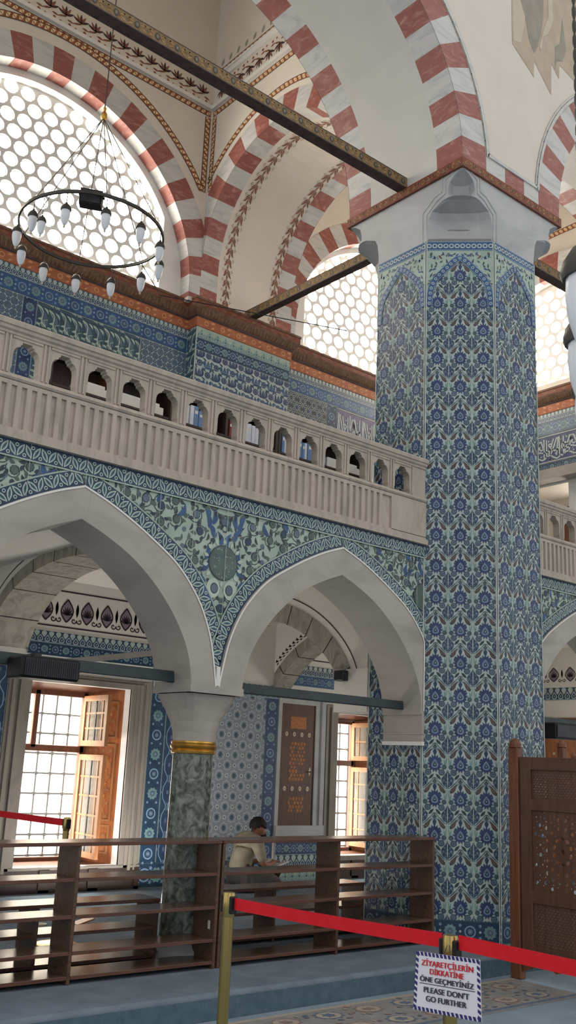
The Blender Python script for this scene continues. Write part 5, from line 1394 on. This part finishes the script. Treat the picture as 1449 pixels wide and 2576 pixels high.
# ------------------------------------------------------------------ painted tie beams
def tie_beam(label, p0, p1, hh, ww, m, mu):
    """square timber with painted sides between two points"""
    p0 = Vector(p0); p1 = Vector(p1); L = (p1-p0).length; d = (p1-p0)/L; up = Vector((0, 0, 1)); sd = d.cross(up)
    mb = MB(); B = Frame(p0, d, up, sd)
    mb.box((0, -hh/2, -ww/2), (L, hh/2, ww/2), m, B)
    mb.box((0, -hh/2-.002, -ww/2-.001), (L, -hh/2+.004, ww/2+.001), mu, B)
    n = int(L/.20)
    for s_ in (-1, 1):
        S_ = Frame(p0+sd*(ww/2*s_), d, up, sd*s_)
        for i in range(n):
            u = (i+.5)*L/n
            mb.poly([S_(a, b, .002) for a, b in ell(u, 0, .026, .034, 10)], 'beam_dark'); mb.poly([S_(a, b, .003) for a, b in ell(u, 0, .017, .024, 10)], 'tile_grey_green'); mb.poly([S_(a, b, .004) for a, b in ell(u, 0, .008, .012, 8)], 'beam_gold')
            for q in (-1, 1):
                for P_ in (leaf(u+q*.03, 0, u+q*.09, hh*.28, .022), leaf(u+q*.035, -.005, u+q*.095, -hh*.3, .02), leaf(u+q*.05, hh*.36, u+q*.098, hh*.1, .012)): mb.poly([S_(a, b, .002) for a, b in P_], 'beam_gold')
        for z in (-hh*.46, hh*.46): mb.poly([S_(0, z-.004, .0015), S_(L, z-.004, .0015), S_(L, z+.004, .0015), S_(0, z+.004, .0015)], 'beam_dark')
    return mb.build('painted_tie_beam', label=label, cat='beam', group='painted wooden tie beams')
tie_beam('long painted tie beam crossing the upper left, ending on the pillar capital', (1.4, 6.303, 7.447), (XP0+.03, 6.303, 7.447), .12, .12, 'beam_olive', 'beam_dark')
tie_beam('short painted tie beam from the outer wall pier back to the pillar', (7.44, YPR+.02, 7.50), (7.44, cy+f_-.02, 7.47), .12, .11, 'beam_olive', 'beam_dark')
tie_beam('short painted tie beam right of the pillar in front of the bright window', (XP1-.03, 6.303, 7.40), (XE, 6.303, 7.40), .12, .12, 'beam_olive', 'beam_dark')
# the small beam under the left bay's vault edge is painted on the wall: two pale rods in the aisle
c = MB(); c.box((0, -.03, -.02), (1.75, .03, .02), 'stone_grey', Frame((4.70, 9.0, 2.43), (1, 0, .19), (-.19, 0, 1))); c.build('steel_strut', label='pale grey slanting steel strut above the left window', cat='strut')

# ------------------------------------------------------------------ ring chandelier in the bay
def lamp_parts(t, p, s=1., drop_=.10, chain=True):
    """hanging lamp: rod, cap, frosted glass, tip"""
    x, y, z = p
    c = MB(); c.lathe((x, y, z), [(.002, .075*s), (.010*s, .070*s), (.014*s, .052*s), (.030*s, .045*s), (.044*s, .022*s), (.050*s, .0), (.046*s, -.012*s), (.036*s, -.012*s)], 'bronze_dark', 16); lm = c.build('lamp', t, smooth=True)
    c = MB(); c.lathe((x, y, z), [(.040*s, -.010*s), (.042*s, -.045*s), (.038*s, -.085*s), (.027*s, -.125*s), (.014*s, -.148*s), (.004*s, -.152*s)], 'glass_frosted', 16); c.build('lamp_glass', lm, smooth=True)
    c = MB(); c.lathe((x, y, z), [(.003*s, -.150*s), (.010*s, -.160*s), (.010*s, -.172*s), (.003*s, -.180*s)], 'inlay_pearl', 8); c.build('lamp_tip', lm, smooth=True)
    c = MB(); c.path([(x, y, z+.074*s), (x, y, z+.074*s+drop_)], .0035*s, 'bronze_dark', 6); c.build('lamp_rod', lm)
def torus(mb, c, r, hw, hh, m, n=56):
    V = []; Fc = []
    for i in range(n):
        a = 2*PI*i/n
        for dr, dz in ((-hw, -hh), (hw, -hh), (hw, hh), (-hw, hh)): V.append((c[0]+(r+dr)*cos(a), c[1]+(r+dr)*sin(a), c[2]+dz))
    for i in range(n):
        for k in range(4): Fc.append((i*4+k, i*4+(k+1) % 4, ((i+1) % n)*4+(k+1) % 4, ((i+1) % n)*4+k))
    mb.mesh(V, Fc, m)
CC = (4.225, 8.5, 6.84)
ch = thing('ring_chandelier', (CC[0], CC[1], 8.22), 'iron ring chandelier with small frosted lamps hanging before the left window', 'chandelier')
c = MB(); torus(c, CC, .745, .010, .016, 'bronze_dark', 64); c.build('ring', ch)
for i in range(12):
    a = 2*PI*(i+.42)/12; lamp_parts(ch, (CC[0]+.745*cos(a), CC[1]+.745*sin(a), CC[2]-.20), 1.1, .11)
lamp_parts(ch, (CC[0]-.69, CC[1]-.30, CC[2]-.30), .95, .24)
hook = (CC[0], CC[1], 8.22)
for i in range(6):
    a = 2*PI*(i+.2)/6; c = MB(); c.path([hook, (CC[0]+.745*cos(a), CC[1]+.745*sin(a), CC[2])], .0045, 'bronze_dark', 6); c.build('suspension_rod', ch)
c = MB(); c.lathe(hook, [(.004, .14), (.018, .12), (.012, .08), (.030, .05), (.034, .0), (.018, -.03), (.004, -.04)], 'gold_leaf', 14); c.build('gilt_knob', ch, smooth=True)
c = MB(); c.path([(CC[0], CC[1], 8.34), (CC[0], CC[1], 12.6)], .006, 'bronze_dark', 6); c.build('chain', ch)
fl = thing('floodlight', (3.9, 7.93, 6.8), 'dark box floodlight clamped on the ring chandelier before the window', 'floodlight')
FQ = Frame((3.90, 7.93, 6.83), (.80, -.60, -.12), (.10, .12, .98), (-.6, -.8, .15)); c = MB(); c.box((-.11, -.10, -.045), (.11, .08, .045), 'black_plastic', FQ); c.build('housing', fl)
c = MB(); c.box((-.095, -.085, .045), (.095, .065, .051), 'iron_dark', FQ); c.build('lens', fl)
c = MB(); c.box((-.13, .02, -.012), (.13, .035, .012), 'iron_dark', FQ); c.box((-.02, -.02, -.09), (.02, .02, -.05), 'iron_dark', FQ); c.build('bracket', fl)
c = MB(); c.path([(CC[0]+.70, CC[1]+.2, CC[2]+.03), (5.6, 9.3, 6.90), (8.2, 8.8, 7.15)], .006, 'iron_dark', 6); c.build('support_cable', label='thin cable stretched from the ring chandelier across the cross arch', cat='cable')

# chandelier in the hall, only its edge in view
LZ = 2.60
c2 = thing('hall_chandelier', (3.05, 1.35, 3.1), 'part of a large chandelier with frosted glass lamps at the right photo edge', 'chandelier')
for p, s_ in (((2.10, 1.325, LZ+.02), 1.35), ((1.80, 1.13, LZ+.02), 1.3), ((2.42, 1.52, LZ+.02), 1.3)) + tuple(((2.62+.876*cos(math.radians(126+22.5*k_)), .62+.876*sin(math.radians(126+22.5*k_)), LZ+.02), 1.3) for k_ in range(2, 15)): lamp_parts(c2, p, s_, .07)
c = MB(); torus(c, (2.62, .62, LZ+.20), .88, .010, .02, 'bronze_dark', 64); c.build('ring', c2)
c = MB()
for i in range(86):
    z = LZ+.22+i*.05; x = 2.115+.0004*i; yy = 1.350
    c.lathe((x, yy, z), [(.003, -.024), (.006, -.012), (.0065, .0), (.006, .012), (.003, .024)], 'bronze_dark', 6)
c.build('chain', c2)

# ------------------------------------------------------------------ low bookcases on the platform
def open_case(label, x0, x1, y0, y1, z0, levels, top, group, tag_edge=True, xm=None):
    """open shelf unit without a back: two sides, a divider, boards"""
    t = thing('shelf_unit', ((x0+x1)/2, (y0+y1)/2, z0), label, 'shelf', group)
    for x in (x0, x1-.024):
        c = MB(); c.bbox((x, y0, z0), (x+.024, y1, top-.022), 'wood_case', .003); c.build('side_panel', t)
    xm = xm or (x0+x1)/2
    c = MB(); c.bbox((xm-.012, y0+.004, z0), (xm+.012, y1, top-.022), 'wood_case', .003); c.build('divider', t)
    for z in levels:
        for a0, a1 in ((x0+.024, xm-.012), (xm+.012, x1-.024)):
            c = MB(); c.bbox((a0, y0+.004, z-.022), (a1, y1, z), 'wood_case', .003); c.box((a0+.002, y0+.0025, z-.020), (a1-.002, y0+.0045, z-.002), 'wood_case_edge'); c.build('shelf', t)
    c = MB(); c.bbox((x0-.004, y0-.006, top-.022), (x1+.004, y1+.004, top), 'wood_case', .004); c.box((x0, y0-.0075, top-.020), (x1, y0-.0055, top-.002), 'wood_case_edge'); c.build('top_board', t)
    return t
G_ = 'open wooden shelf units along the platform edge'
s1 = open_case('open wooden shelf unit at left, in front of the green column', 2.135, 4.352, 5.79, 6.05, HP, (.205, .345, .555, .772), .985, G_)
s2 = open_case('open wooden shelf unit in front of the seated man, reaching the tiled pillar', 4.368, 6.585, 5.79, 6.05, HP, (.205, .345, .555, .772), .985, G_, xm=5.49)
c = MB(); c.box((4.326, 5.84, .40), (4.3275, 5.865, .455), 'paper'); c.build('sticker', s1)
G2 = 'low shelf units behind the front shelves'
open_case('low shelf unit behind the left shelves, left of the green column', 2.28, 4.14, 6.20, 6.46, HP, (.20, .385), .565, G2)
open_case('low shelf unit behind the right shelves, right of the green column', 4.56, 6.40, 6.43, 6.69, HP, (.20, .385), .565, G2, xm=5.40)
t = thing('low_dish', (4.05, 7.80, HP), 'small pale round dish on the carpet behind the left shelves', 'dish'); c = MB(); c.lathe((4.05, 7.80, HP), [(.03, 0), (.06, .012), (.065, .028), (.055, .024), (.028, .012)], 'inlay_pearl', 16); c.build('bowl', t, smooth=True)
t = thing('book_rest', (4.33, 7.72, HP), 'small light wooden book rest lying on the carpet behind the left shelves', 'book rest')
for s_ in (-1, 1):
    c = MB(); c.box((-.10, -.055, -.006), (.10, .055, .006), 'wood_orange', Frame((4.33+s_*.06, 7.72, HP+.03), (1, 0, s_*.25), (0, 1, 0))); c.build('leaf', t)

# ------------------------------------------------------------------ rope barrier posts, belts, notice
def stanchion(label, x, y, z0, h, base=True):
    t = thing('barrier_post', (x, y, z0), label, 'barrier post', 'brass barrier posts with red belts')
    c = MB(); c.lathe((x, y, z0), [(.024, .02), (.024, h-.10), (.026, h-.098)], 'gold_brass', 24); c.build('tube', t, smooth=True)
    c = MB(); c.lathe((x, y, z0), [(.025, h-.10), (.0265, h-.095), (.0265, h-.010), (.024, h-.002), (.010, h)], 'gold_brass', 24); c.build('head', t, smooth=True)
    c = MB()
    for s_ in (-1, 1): c = MB(); c.bbox((x-.018, y+s_*.030-.008, z0+h-.085), (x+.018, y+s_*.030+.008, z0+h-.015), 'black_plastic', .004); c.build('belt_clip', t)
    c = MB(); c.lathe((x, y, z0), [(.16, 0), (.16, .012), (.12, .022), (.04, .032), (.026, .05)], 'gold_brass', 36); c.build('foot', t, smooth=True)
    return t
PX = 2.765
stanchion('brass barrier post in front of the gap between the shelf units', PX-.03, 3.565, 0, .972)
stanchion('brass barrier post behind the visitor notice', PX, 2.36, 0, .975)
stanchion('dark topped barrier post behind the left shelves by the window', 3.8, 7.03, HP, .905)
def belt(label, p0, p1, h, sag):
    n = 20; V = []; Fc = []
    for i in range(n+1):
        u = i/n; z = -sag*4*u*(1-u)
        for w_ in (-.0009, .0009):
            for e in (-h/2, h/2): V.append((p0[0]+(p1[0]-p0[0])*u+w_, p0[1]+(p1[1]-p0[1])*u, p0[2]+(p1[2]-p0[2])*u+z+e))
    for i in range(n):
        a, b_ = 4*i, 4*i+4
        Fc += [(a, b_, b_+1, a+1), (a+2, a+3, b_+3, b_+2), (a, a+2, b_+2, b_), (a+1, b_+1, b_+3, a+3)]
    Fc += [(0, 1, 3, 2), (4*n, 4*n+2, 4*n+3, 4*n+1)]
    mb = MB(); mb.mesh(V, Fc, 'fabric_red'); return mb.build('barrier_belt', label=label, cat='barrier belt', group='red barrier belts')
belt('red belt stretched between the two near barrier posts', (PX-.028, 3.530, .928), (PX, 2.396, .951), .047, .004)
belt('red belt running right from the barrier post with the notice', (PX, 2.324, .955), (PX-.01, 1.0, .95), .047, .002)
belt('red belt at the left photo edge before the window', (3.8, 7.07, 1.018), (3.8, 9.3, 1.012), .05, .004)

nt_ = thing('visitor_notice', (2.70, 2.32, .83), 'white notice with striped navy edge telling visitors not to go further', 'sign')
def sgn(u, v, w_=0.):      # u 0..1 left to right, v 0..1 bottom to top on the hanging sheet
    a = Vector((2.70, 2.466, .729)).lerp(Vector((2.70, 2.176, .747)), u); b_ = Vector((2.70, 2.454, .913)).lerp(Vector((2.70, 2.181, .929)), u)
    return a.lerp(b_, v)+Vector((-w_, 0, 0))
c = MB(); P8 = [sgn(u, v, w_) for w_ in (0, -.002) for u, v in ((0, 0), (1, 0), (1, 1), (0, 1))]
c.mesh(P8, [(0, 1, 2, 3), (7, 6, 5, 4), (0, 4, 5, 1), (1, 5, 6, 2), (2, 6, 7, 3), (3, 7, 4, 0)], 'sign_white'); c.build('sheet', nt_)
c = MB()
for k_ in range(16):
    u = k_/16
    for v0, v1 in ((.935, 1.), (0., .065)): c.poly([sgn(u+.022, v0, .0008), sgn(u+.062, v0, .0008), sgn(u+.044, v1, .0008), sgn(u+.004, v1, .0008)], 'sign_navy')
for k_ in range(10):
    v = k_/10
    for u0, u1 in ((0., .045), (.955, 1.)): c.poly([sgn(u0, v+.045, .0011), sgn(u1, v+.01, .0011), sgn(u1, v+.07, .0011), sgn(u0, min(1, v+.10), .0011)], 'sign_navy')
c.poly([sgn(.08, .462, .0008), sgn(.92, .462, .0008), sgn(.92, .474, .0008), sgn(.08, .474, .0008)], 'sign_black')
c.build('striped_edge', nt_)
def lettering(txt, v, size, m, wmax):
    cu = bpy.data.curves.new('lettering', 'FONT'); cu.body = txt; cu.size = 1.; cu.align_x = 'CENTER'; cu.offset = 0.
    o = bpy.data.objects.new('lettering', cu); COL.objects.link(o); bpy.context.view_layer.update()
    me = bpy.data.meshes.new_from_object(o.evaluated_get(bpy.context.evaluated_depsgraph_get())); bpy.data.objects.remove(o)
    xs = [q.co.x for q in me.vertices]; wd = max(xs)-min(xs); x_mid = (max(xs)+min(xs))/2
    for q in me.vertices: q.co = sgn(.5+(q.co.x-x_mid)/wd*wmax, v+q.co.y*size, .0012+.0004*len(nt_.children))
    vs0 = [tuple(q.co) for q in me.vertices]; fs0 = [tuple(p.vertices) for p in me.polygons]; mb = MB(); dx = sgn(.0045, 0)-sgn(0, 0); dn = Vector((-.00015, 0, 0))
    for k_ in range(-1, 2): mb.mesh([tuple(Vector(q)+dx*k_+dn*(k_+1)) for q in vs0], fs0, m)
    bpy.data.meshes.remove(me); return mb.build('lettering', nt_)
lettering('ZİYARETÇİLERİN', .775, .135, 'sign_red', .80)
lettering('DİKKATİNE', .640, .135, 'sign_red', .52)
lettering('ÖNE GEÇMEYİNİZ', .505, .125, 'sign_black', .82)
lettering("PLEASE DON'T", .325, .135, 'sign_black', .68)
lettering('GO FURTHER', .180, .135, 'sign_black', .60)
c = MB(); c.path([sgn(.45, 1.0), (PX-.033, 2.345, .945)], .0012, 'iron_dark', 5); c.path([sgn(.55, 1.0), (PX-.033, 2.335, .945)], .0012, 'iron_dark', 5); c.build('string', nt_)

# ------------------------------------------------------------------ carved wooden seat screen at right
scn = thing('carved_screen', (6.76, 4.5, 0), 'carved wooden lattice seat side with pierced star panel, at the right edge', 'carved screen')
SX = 6.74; F = FX(SX); Y1, Y0 = 5.10, 3.90
c = MB(); c.bbox((SX-.02, Y1-.065, 0), (SX+.05, Y1+.03, 1.74), 'wood_post', .006); c.lathe((SX+.015, Y1-.018, 1.74), [(.052, 0), (.048, .03), (.036, .055), (.004, .075)], 'wood_post', 12); c.build('post', scn)
c = MB(); c.bbox((SX+.62, Y1-.06, 0), (SX+.68, Y1+.0, 1.77), 'wood_post', .006); c.lathe((SX+.65, Y1-.03, 1.77), [(.04, 0), (.036, .03), (.004, .06)], 'wood_post', 12); c.build('post', scn)
c = MB(); c.bbox((SX-.01, Y0-.06, 0), (SX+.06, Y0, 1.74), 'wood_post', .006); c.build('post', scn)
yl, yr = Y1-.075, Y0
def rail(z0, z1): 
    c = MB(); c.bbox((SX-.008, yr, z0), (SX+.035, yl, z1), 'wood_screen', .004); c.build('rail', scn)
for z0, z1 in ((1.565, 1.665), (1.255, 1.345), (.565, .660), (.155, .255)): rail(z0, z1)
c = MB(); c.bbox((SX-.010, yl-.105, .20), (SX+.037, yl, 1.655), 'wood_screen', .005); c.build('stile', scn)
c = MB(); c.bbox((SX-.010, 4.02-.1, .20), (SX+.037, 4.02, 1.655), 'wood_screen', .005); c.build('stile', scn)
def fret(z0, z1, holes, name, th=.012):
    m = MB(); m.plate(F, [(yr, z0), (yl-.10, z0), (yl-.10, z1), (yr, z1)], holes, -.004, -.004-th, 'wood_screen'); return m.build(name, scn)
def diamonds(z0, z1, pitch, r, seed):
    H = []; k_ = 0; z = z0+.022
    while z < z1-.015:
        y = yr+.02+(pitch/2 if k_ % 2 else 0)
        while y < yl-.12: H.append(ell(y, z, r, r*1.35, 6)); y += pitch
        z += pitch*.62; k_ += 1
    return H
fret(1.345, 1.565, diamonds(1.345, 1.565, .030, .0066, 1), 'carved_panel')
fret(.255, .565, diamonds(.255, .565, .032, .0058, 2), 'carved_panel')
H = []; ctr = (4.645, .965)
H.append(ell(*ctr, .020, .024, 10))
for k_ in range(10): a = 2*PI*k_/10+PI/10; H.append(ell(ctr[0]+.078*cos(a), ctr[1]+.095*sin(a), .0145, .019, 8, a))
for R_, n, r in ((.148, 14, .0135), (.205, 20, .0145), (.262, 24, .0135), (.318, 30, .014)):
    for k_ in range(n):
        a = 2*PI*(k_+.5*(R_ > .2))/n; y, z = ctr[0]+R_*cos(a), ctr[1]+R_*1.15*sin(a)
        rr_ = r*(1 if (k_ % 3 or R_ < .16) else .55)
        if yr+.03 < y < yl-.125 and .685 < z < 1.235: H.append(ell(y, z, rr_, rr_*1.15, 8))
for R_, n, r in ((.113, 20, .0055), (.178, 28, .006), (.234, 36, .006), (.290, 40, .006)):
    for k_ in range(n):
        a = 2*PI*(k_+.25)/n; y, z = ctr[0]+R_*cos(a), ctr[1]+R_*1.15*sin(a)
        if yr+.02 < y < yl-.115 and .675 < z < 1.245: H.append(ell(y, z, r, r, 6))
fret(.660, 1.255, H, 'star_panel', .006)
c = MB(); c.bbox((SX-.012, yl-.108, .655), (SX-.006, yl-.100, 1.262), 'wood_case', .001); c.bbox((SX-.012, yl-.108, 1.34), (SX-.006, yl-.100, 1.57), 'wood_case', .001); c.build('bead', scn)
c = MB(); c.plate(F, [(yl, .155), (yl, .06), (yl-.10, .10), (yl-.22, .13), (yl-.30, .09), (yl-.42, .125), (yl-.55, .09), (yr, .13), (yr, .155)], [], 0, -.03, 'wood_post'); c.build('apron', scn)
c = MB(); c.lathe((SX+.02, 4.0, 1.665), [(.03, 0), (.034, .02), (.026, .05), (.003, .10)], 'wood_post', 12); c.build('finial', scn); c = MB(); c.lathe((SX+.02, 4.535, 1.662), [(.016, 0), (.020, .02), (.016, .035), (.002, .055)], 'wood_post', 12); c.build('finial', scn)
c = MB(); c.bbox((SX+.05, Y1-.05, 1.50), (SX+.62, Y1-.02, 1.58), 'wood_screen', .004); c.bbox((SX+.05, Y1-.05, .22), (SX+.62, Y1-.02, .30), 'wood_screen', .004); c.build('cross_rail', scn)

# ------------------------------------------------------------------ the man reading on the carpet
def skinned(name, verts, edges, radii, m, parent, root=0, sub=2):
    bm = bmesh.new(); L = bm.verts.layers.skin.verify(); vs = []
    for i, (p, r) in enumerate(zip(verts, radii)):
        q = bm.verts.new(p); q[L].radius = r if isinstance(r, tuple) else (r, r); q[L].use_root = (i == root); vs.append(q)
    for a, b_ in edges: bm.edges.new((vs[a], vs[b_]))
    me = bpy.data.meshes.new(name); bm.to_mesh(me); bm.free(); me.materials.append(MATS[m])
    o = bpy.data.objects.new(name, me); COL.objects.link(o); attach(o, parent)
    k_ = o.modifiers.new('skin', 'SKIN'); k_.use_smooth_shade = True
    s_ = o.modifiers.new('sub', 'SUBSURF'); s_.levels = sub; s_.render_levels = sub
    return o
MX, MY = 7.06, 9.05
man = thing('person', (MX, MY, HP), 'dark haired man in khaki shirt kneeling on the carpet, bent over an open book', 'person')
def M(x, y, z): return (MX+x, MY+y, HP+z)
bv = []; be = []; br = []
def bn(p, r, link=None):
    bv.append(M(*p)); br.append(r)
    if link is not None: be.append((link, len(bv)-1))
    return len(bv)-1
pel = bn((0, 0, .20), .115); wa = bn((.02, 0, .32), .105, pel); chs = bn((.07, 0, .45), (.125, .105), wa); sh_ = bn((.115, 0, .535), (.105, .08), chs)
nk = bn((.165, 0, .585), .052, sh_); nk2 = bn((.205, 0, .620), .050, nk)
hd = bn((.245, 0, .655), (.078, .076), nk2); h2 = bn((.262, 0, .690), (.074, .072), hd)
fc = bn((.300, 0, .632), .052, hd); cn = bn((.318, 0, .598), .030, fc); ns = bn((.345, 0, .640), .015, fc)
for s_ in (-1, 1):
    bn((.245, s_*.080, .640), .014, hd)
    a1 = bn((.115, s_*.15, .520), .056, sh_); a2 = bn((.135, s_*.195, .40), .046, a1); a3 = bn((.17, s_*.205, .30), .040, a2); a4 = bn((.28, s_*.165, .285), .033, a3); a5 = bn((.36, s_*.135, .305), .024, a4)
    pm = bn((.40, s_*.125, .315), (.030, .016), a5)
    for k_ in range(4):
        f0 = bn((.425, s_*(.098+.017*k_), .322), .0085, pm); f1 = bn((.452-(.006 if k_ == 3 else 0), s_*(.094+.017*k_), .318), .008, f0); f2 = bn((.470-(.010 if k_ == 3 else .004 if k_ == 0 else 0), s_*(.092+.016*k_), .305), .007, f1)
    t0 = bn((.392, s_*.092, .328), .009, pm); t1 = bn((.415, s_*.075, .334), .008, t0)
    l1 = bn((.06, s_*.10, .175), .095, pel); l2 = bn((.26, s_*.135, .150), .082, l1); l3 = bn((.44, s_*.15, .085), .066, l2); l4 = bn((.30, s_*.15, .045), .045, l3); l5 = bn((.08, s_*.12, .040), .040, l4); l6 = bn((-.10, s_*.08, .045), .034, l5); bn((-.20, s_*.07, .040), .026, l6)
skinned('body', bv, be, br, 'skin', man)
# shirt: trunk and sleeves down to the forearm
v = []; e = []; r_ = []
def sn(p, r, link=None):
    v.append(M(*p)); r_.append(r)
    if link is not None: e.append((link, len(v)-1))
    return len(v)-1
a = sn((-.01, 0, .17), .138); b_ = sn((.015, 0, .30), .132, a); c_ = sn((.065, 0, .45), (.150, .128), b_); d_ = sn((.115, 0, .548), (.134, .116), c_); sn((.155, 0, .580), .082, d_)
for s_ in (-1, 1):
    p = sn((.115, s_*.158, .522), .082, d_); q = sn((.135, s_*.20, .40), .064, p); sn((.165, s_*.212, .315), .054, q)
skinned('shirt', v, e, r_, 'shirt_khaki', man)
v = []; e = []; r_ = []
a = sn((0, 0, .155), .135)
for s_ in (-1, 1):
    p = sn((.07, s_*.10, .165), .112, a); q = sn((.26, s_*.138, .145), .100, p); k_ = sn((.445, s_*.152, .088), .080, q); w_ = sn((.30, s_*.155, .055), .058, k_); x = sn((.08, s_*.13, .050), .054, w_); sn((-.10, s_*.09, .048), .046, x)
skinned('trousers', v, e, r_, 'trousers_grey', man)
# hair: a cap over crown and nape
bm = bmesh.new(); bmesh.ops.create_uvsphere(bm, u_segments=20, v_segments=14, radius=1)
hm = Matrix.Translation(M(.238, 0, .690)) @ Matrix.Rotation(math.radians(28), 4, 'Y') @ Matrix.Diagonal((.108, .090, .102, 1))
bmesh.ops.delete(bm, geom=[q for q in bm.verts if q.co.z < -.05 and q.co.x > -.25 or q.co.z < -.75 or q.co.x > .66 and q.co.z < .45], context='VERTS')
bm.transform(hm); me = bpy.data.meshes.new('hair'); bm.to_mesh(me); bm.free(); me.materials.append(MATS['hair']); me.polygons.foreach_set('use_smooth', [True]*len(me.polygons))
o = bpy.data.objects.new('hair', me); COL.objects.link(o); attach(o, man); sd_ = o.modifiers.new('thick', 'SOLIDIFY'); sd_.thickness = .012
c = MB(); c.lathe(M(.325, 0, .575), [(.004, -.03), (.026, -.02), (.034, .0), (.030, .03), (.004, .045)], 'hair', 14); c.build('beard', man, smooth=True)
# book on a folding stand before him
bk = thing('open_book', M(.46, 0, .27), 'open dark blue book on a low stand before the kneeling man', 'book')
for s_ in (-1, 1):
    Q = Frame(M(.49, s_*.085, .270), (.94, 0, .26), (0, 1, s_*.16)); c = MB(); c.box((-.11, -.08, -.006), (.11, .08, .0), 'book_blue', Q); c.build('cover', bk); c = MB(); c.box((-.10, -.075, 0), (.10, .075, .014), 'paper', Q); c.build('pages', bk)
st_ = thing('reading_stand', M(.47, 0, 0), 'low folding wooden reading stand under the open blue book', 'book stand')
for s_ in (-1, 1):
    Q = Frame(M(.47, 0, .135), (1, 0, 0), (0, s_*.75, 1)); c = MB(); c.box((-.10, -.135, -.008), (.10, .155, .008), 'wood_dark', Q); c.build('leaf', st_)

# ------------------------------------------------------------------ light
wd = bpy.data.worlds.new('daylight'); SC.world = wd; wd.use_nodes = True; nt = wd.node_tree; bg = nt.nodes['Background']
tc = nt.nodes.new('ShaderNodeTexCoord'); sp = nt.nodes.new('ShaderNodeSeparateXYZ'); nt.links.new(tc.outputs['Generated'], sp.inputs[0])
mr = nt.nodes.new('ShaderNodeMapRange'); mr.inputs[1].default_value = -.2; mr.inputs[2].default_value = .9; nt.links.new(sp.outputs['Z'], mr.inputs[0])
rp = nt.nodes.new('ShaderNodeValToRGB'); rp.color_ramp.elements[0].color = (.84, .85, .87, 1); rp.color_ramp.elements[1].color = (1., .955, .90, 1); nt.links.new(mr.outputs[0], rp.inputs['Fac']); az = nt.nodes.new('ShaderNodeTexGradient'); az.gradient_type = 'RADIAL'; nt.links.new(tc.outputs['Generated'], az.inputs['Vector'])
ra = nt.nodes.new('ShaderNodeValToRGB'); el = ra.color_ramp.elements
while len(el) < 12: el.new(.5)
for k_, e_ in enumerate(el):
    e_.position = k_/11; g_ = .55 if k_ % 2 else 1.45; e_.color = (g_, g_, g_, 1)
nt.links.new(az.outputs['Color'], ra.inputs['Fac'])
mxw = nt.nodes.new('ShaderNodeMix'); mxw.data_type = 'RGBA'; mxw.blend_type = 'MULTIPLY'; mxw.inputs[0].default_value = 1.
nt.links.new(rp.outputs['Color'], mxw.inputs[6]); nt.links.new(ra.outputs['Color'], mxw.inputs[7]); nt.links.new(mxw.outputs[2], bg.inputs['Color'])
bg.inputs['Strength'].default_value = 1.05
def area(name, loc, rot, sx, sy, power, col=(1, 1, 1)):
    l = bpy.data.lights.new(name, 'AREA'); l.shape = 'RECTANGLE'; l.size = sx; l.size_y = sy; l.energy = power; l.color = col
    o = bpy.data.objects.new(name, l); COL.objects.link(o); o.location = loc; o.rotation_euler = rot; return o
area('court_daylight', (6.5, 11.3, 3.9), (math.radians(-38), 0, 0), 11, 1.0, 3500, (1, .97, .92))
area('court_sunlight', (5.0, 10.5, 4.4), (math.radians(32), 0, 0), 12, .5, 140, (1, .97, .92))
# unseen lamps added to brighten the dark aisle and its vaults
def aimed(name, loc, target, sx, sy, power, col):
    o = area(name, loc, (0, 0, 0), sx, sy, power, col); o.rotation_euler = (Vector(target)-Vector(loc)).to_track_quat('-Z', 'Y').to_euler(); return o
area('carpet_fill', (5.5, 8.9, .17), (math.radians(180), 0, 0), 1.4, .9, 40, (1, .95, .88))  # added lamp facing up from the carpet, fills the vaults under the gallery
aimed('court_glow_left', (2.7, 11.55, .8), (5.25, 10.0, 1.5), 1.8, 1.4, 1000, (1, .95, .88))
aimed('court_glow_right', (7.2, 11.55, .8), (9.6, 10.0, 1.5), 1.8, 1.4, 900, (1, .95, .88))
area('aisle_fill_right', (12.2, 7.2, 1.5), (0, math.radians(100), 0), 1.6, 1.2, 60, (1, .93, .82))  # added fill lamp, out of sight at the right end of the aisle

# ------------------------------------------------------------------ camera
yaw, pitch, roll = .693852, .254507, .0452923
fw = Vector((sin(yaw)*cos(pitch), cos(yaw)*cos(pitch), sin(pitch))); r0 = Vector((cos(yaw), -sin(yaw), 0)); u0 = r0.cross(fw)
rt = r0*cos(roll)+u0*sin(roll); up = rt.cross(fw)
cd = bpy.data.cameras.new('camera'); cam = bpy.data.objects.new('camera', cd); COL.objects.link(cam)
cd.sensor_fit = 'VERTICAL'; cd.sensor_height = 36; cd.sensor_width = 36*1449/2576; cd.lens = 36*2466.5/2576; cd.clip_start = .05; cd.clip_end = 200
Mx = Matrix((rt, up, -fw)).transposed().to_4x4(); Mx.translation = (0, 0, 1.5); cam.matrix_world = Mx
SC.camera = cam
vs_ = SC.view_settings; vs_.view_transform = 'Standard'; vs_.look = 'None'; vs_.exposure = 0.; vs_.gamma = 1.; vs_.use_curve_mapping = False
SC.cycles.max_bounces = 8; SC.cycles.diffuse_bounces = 5
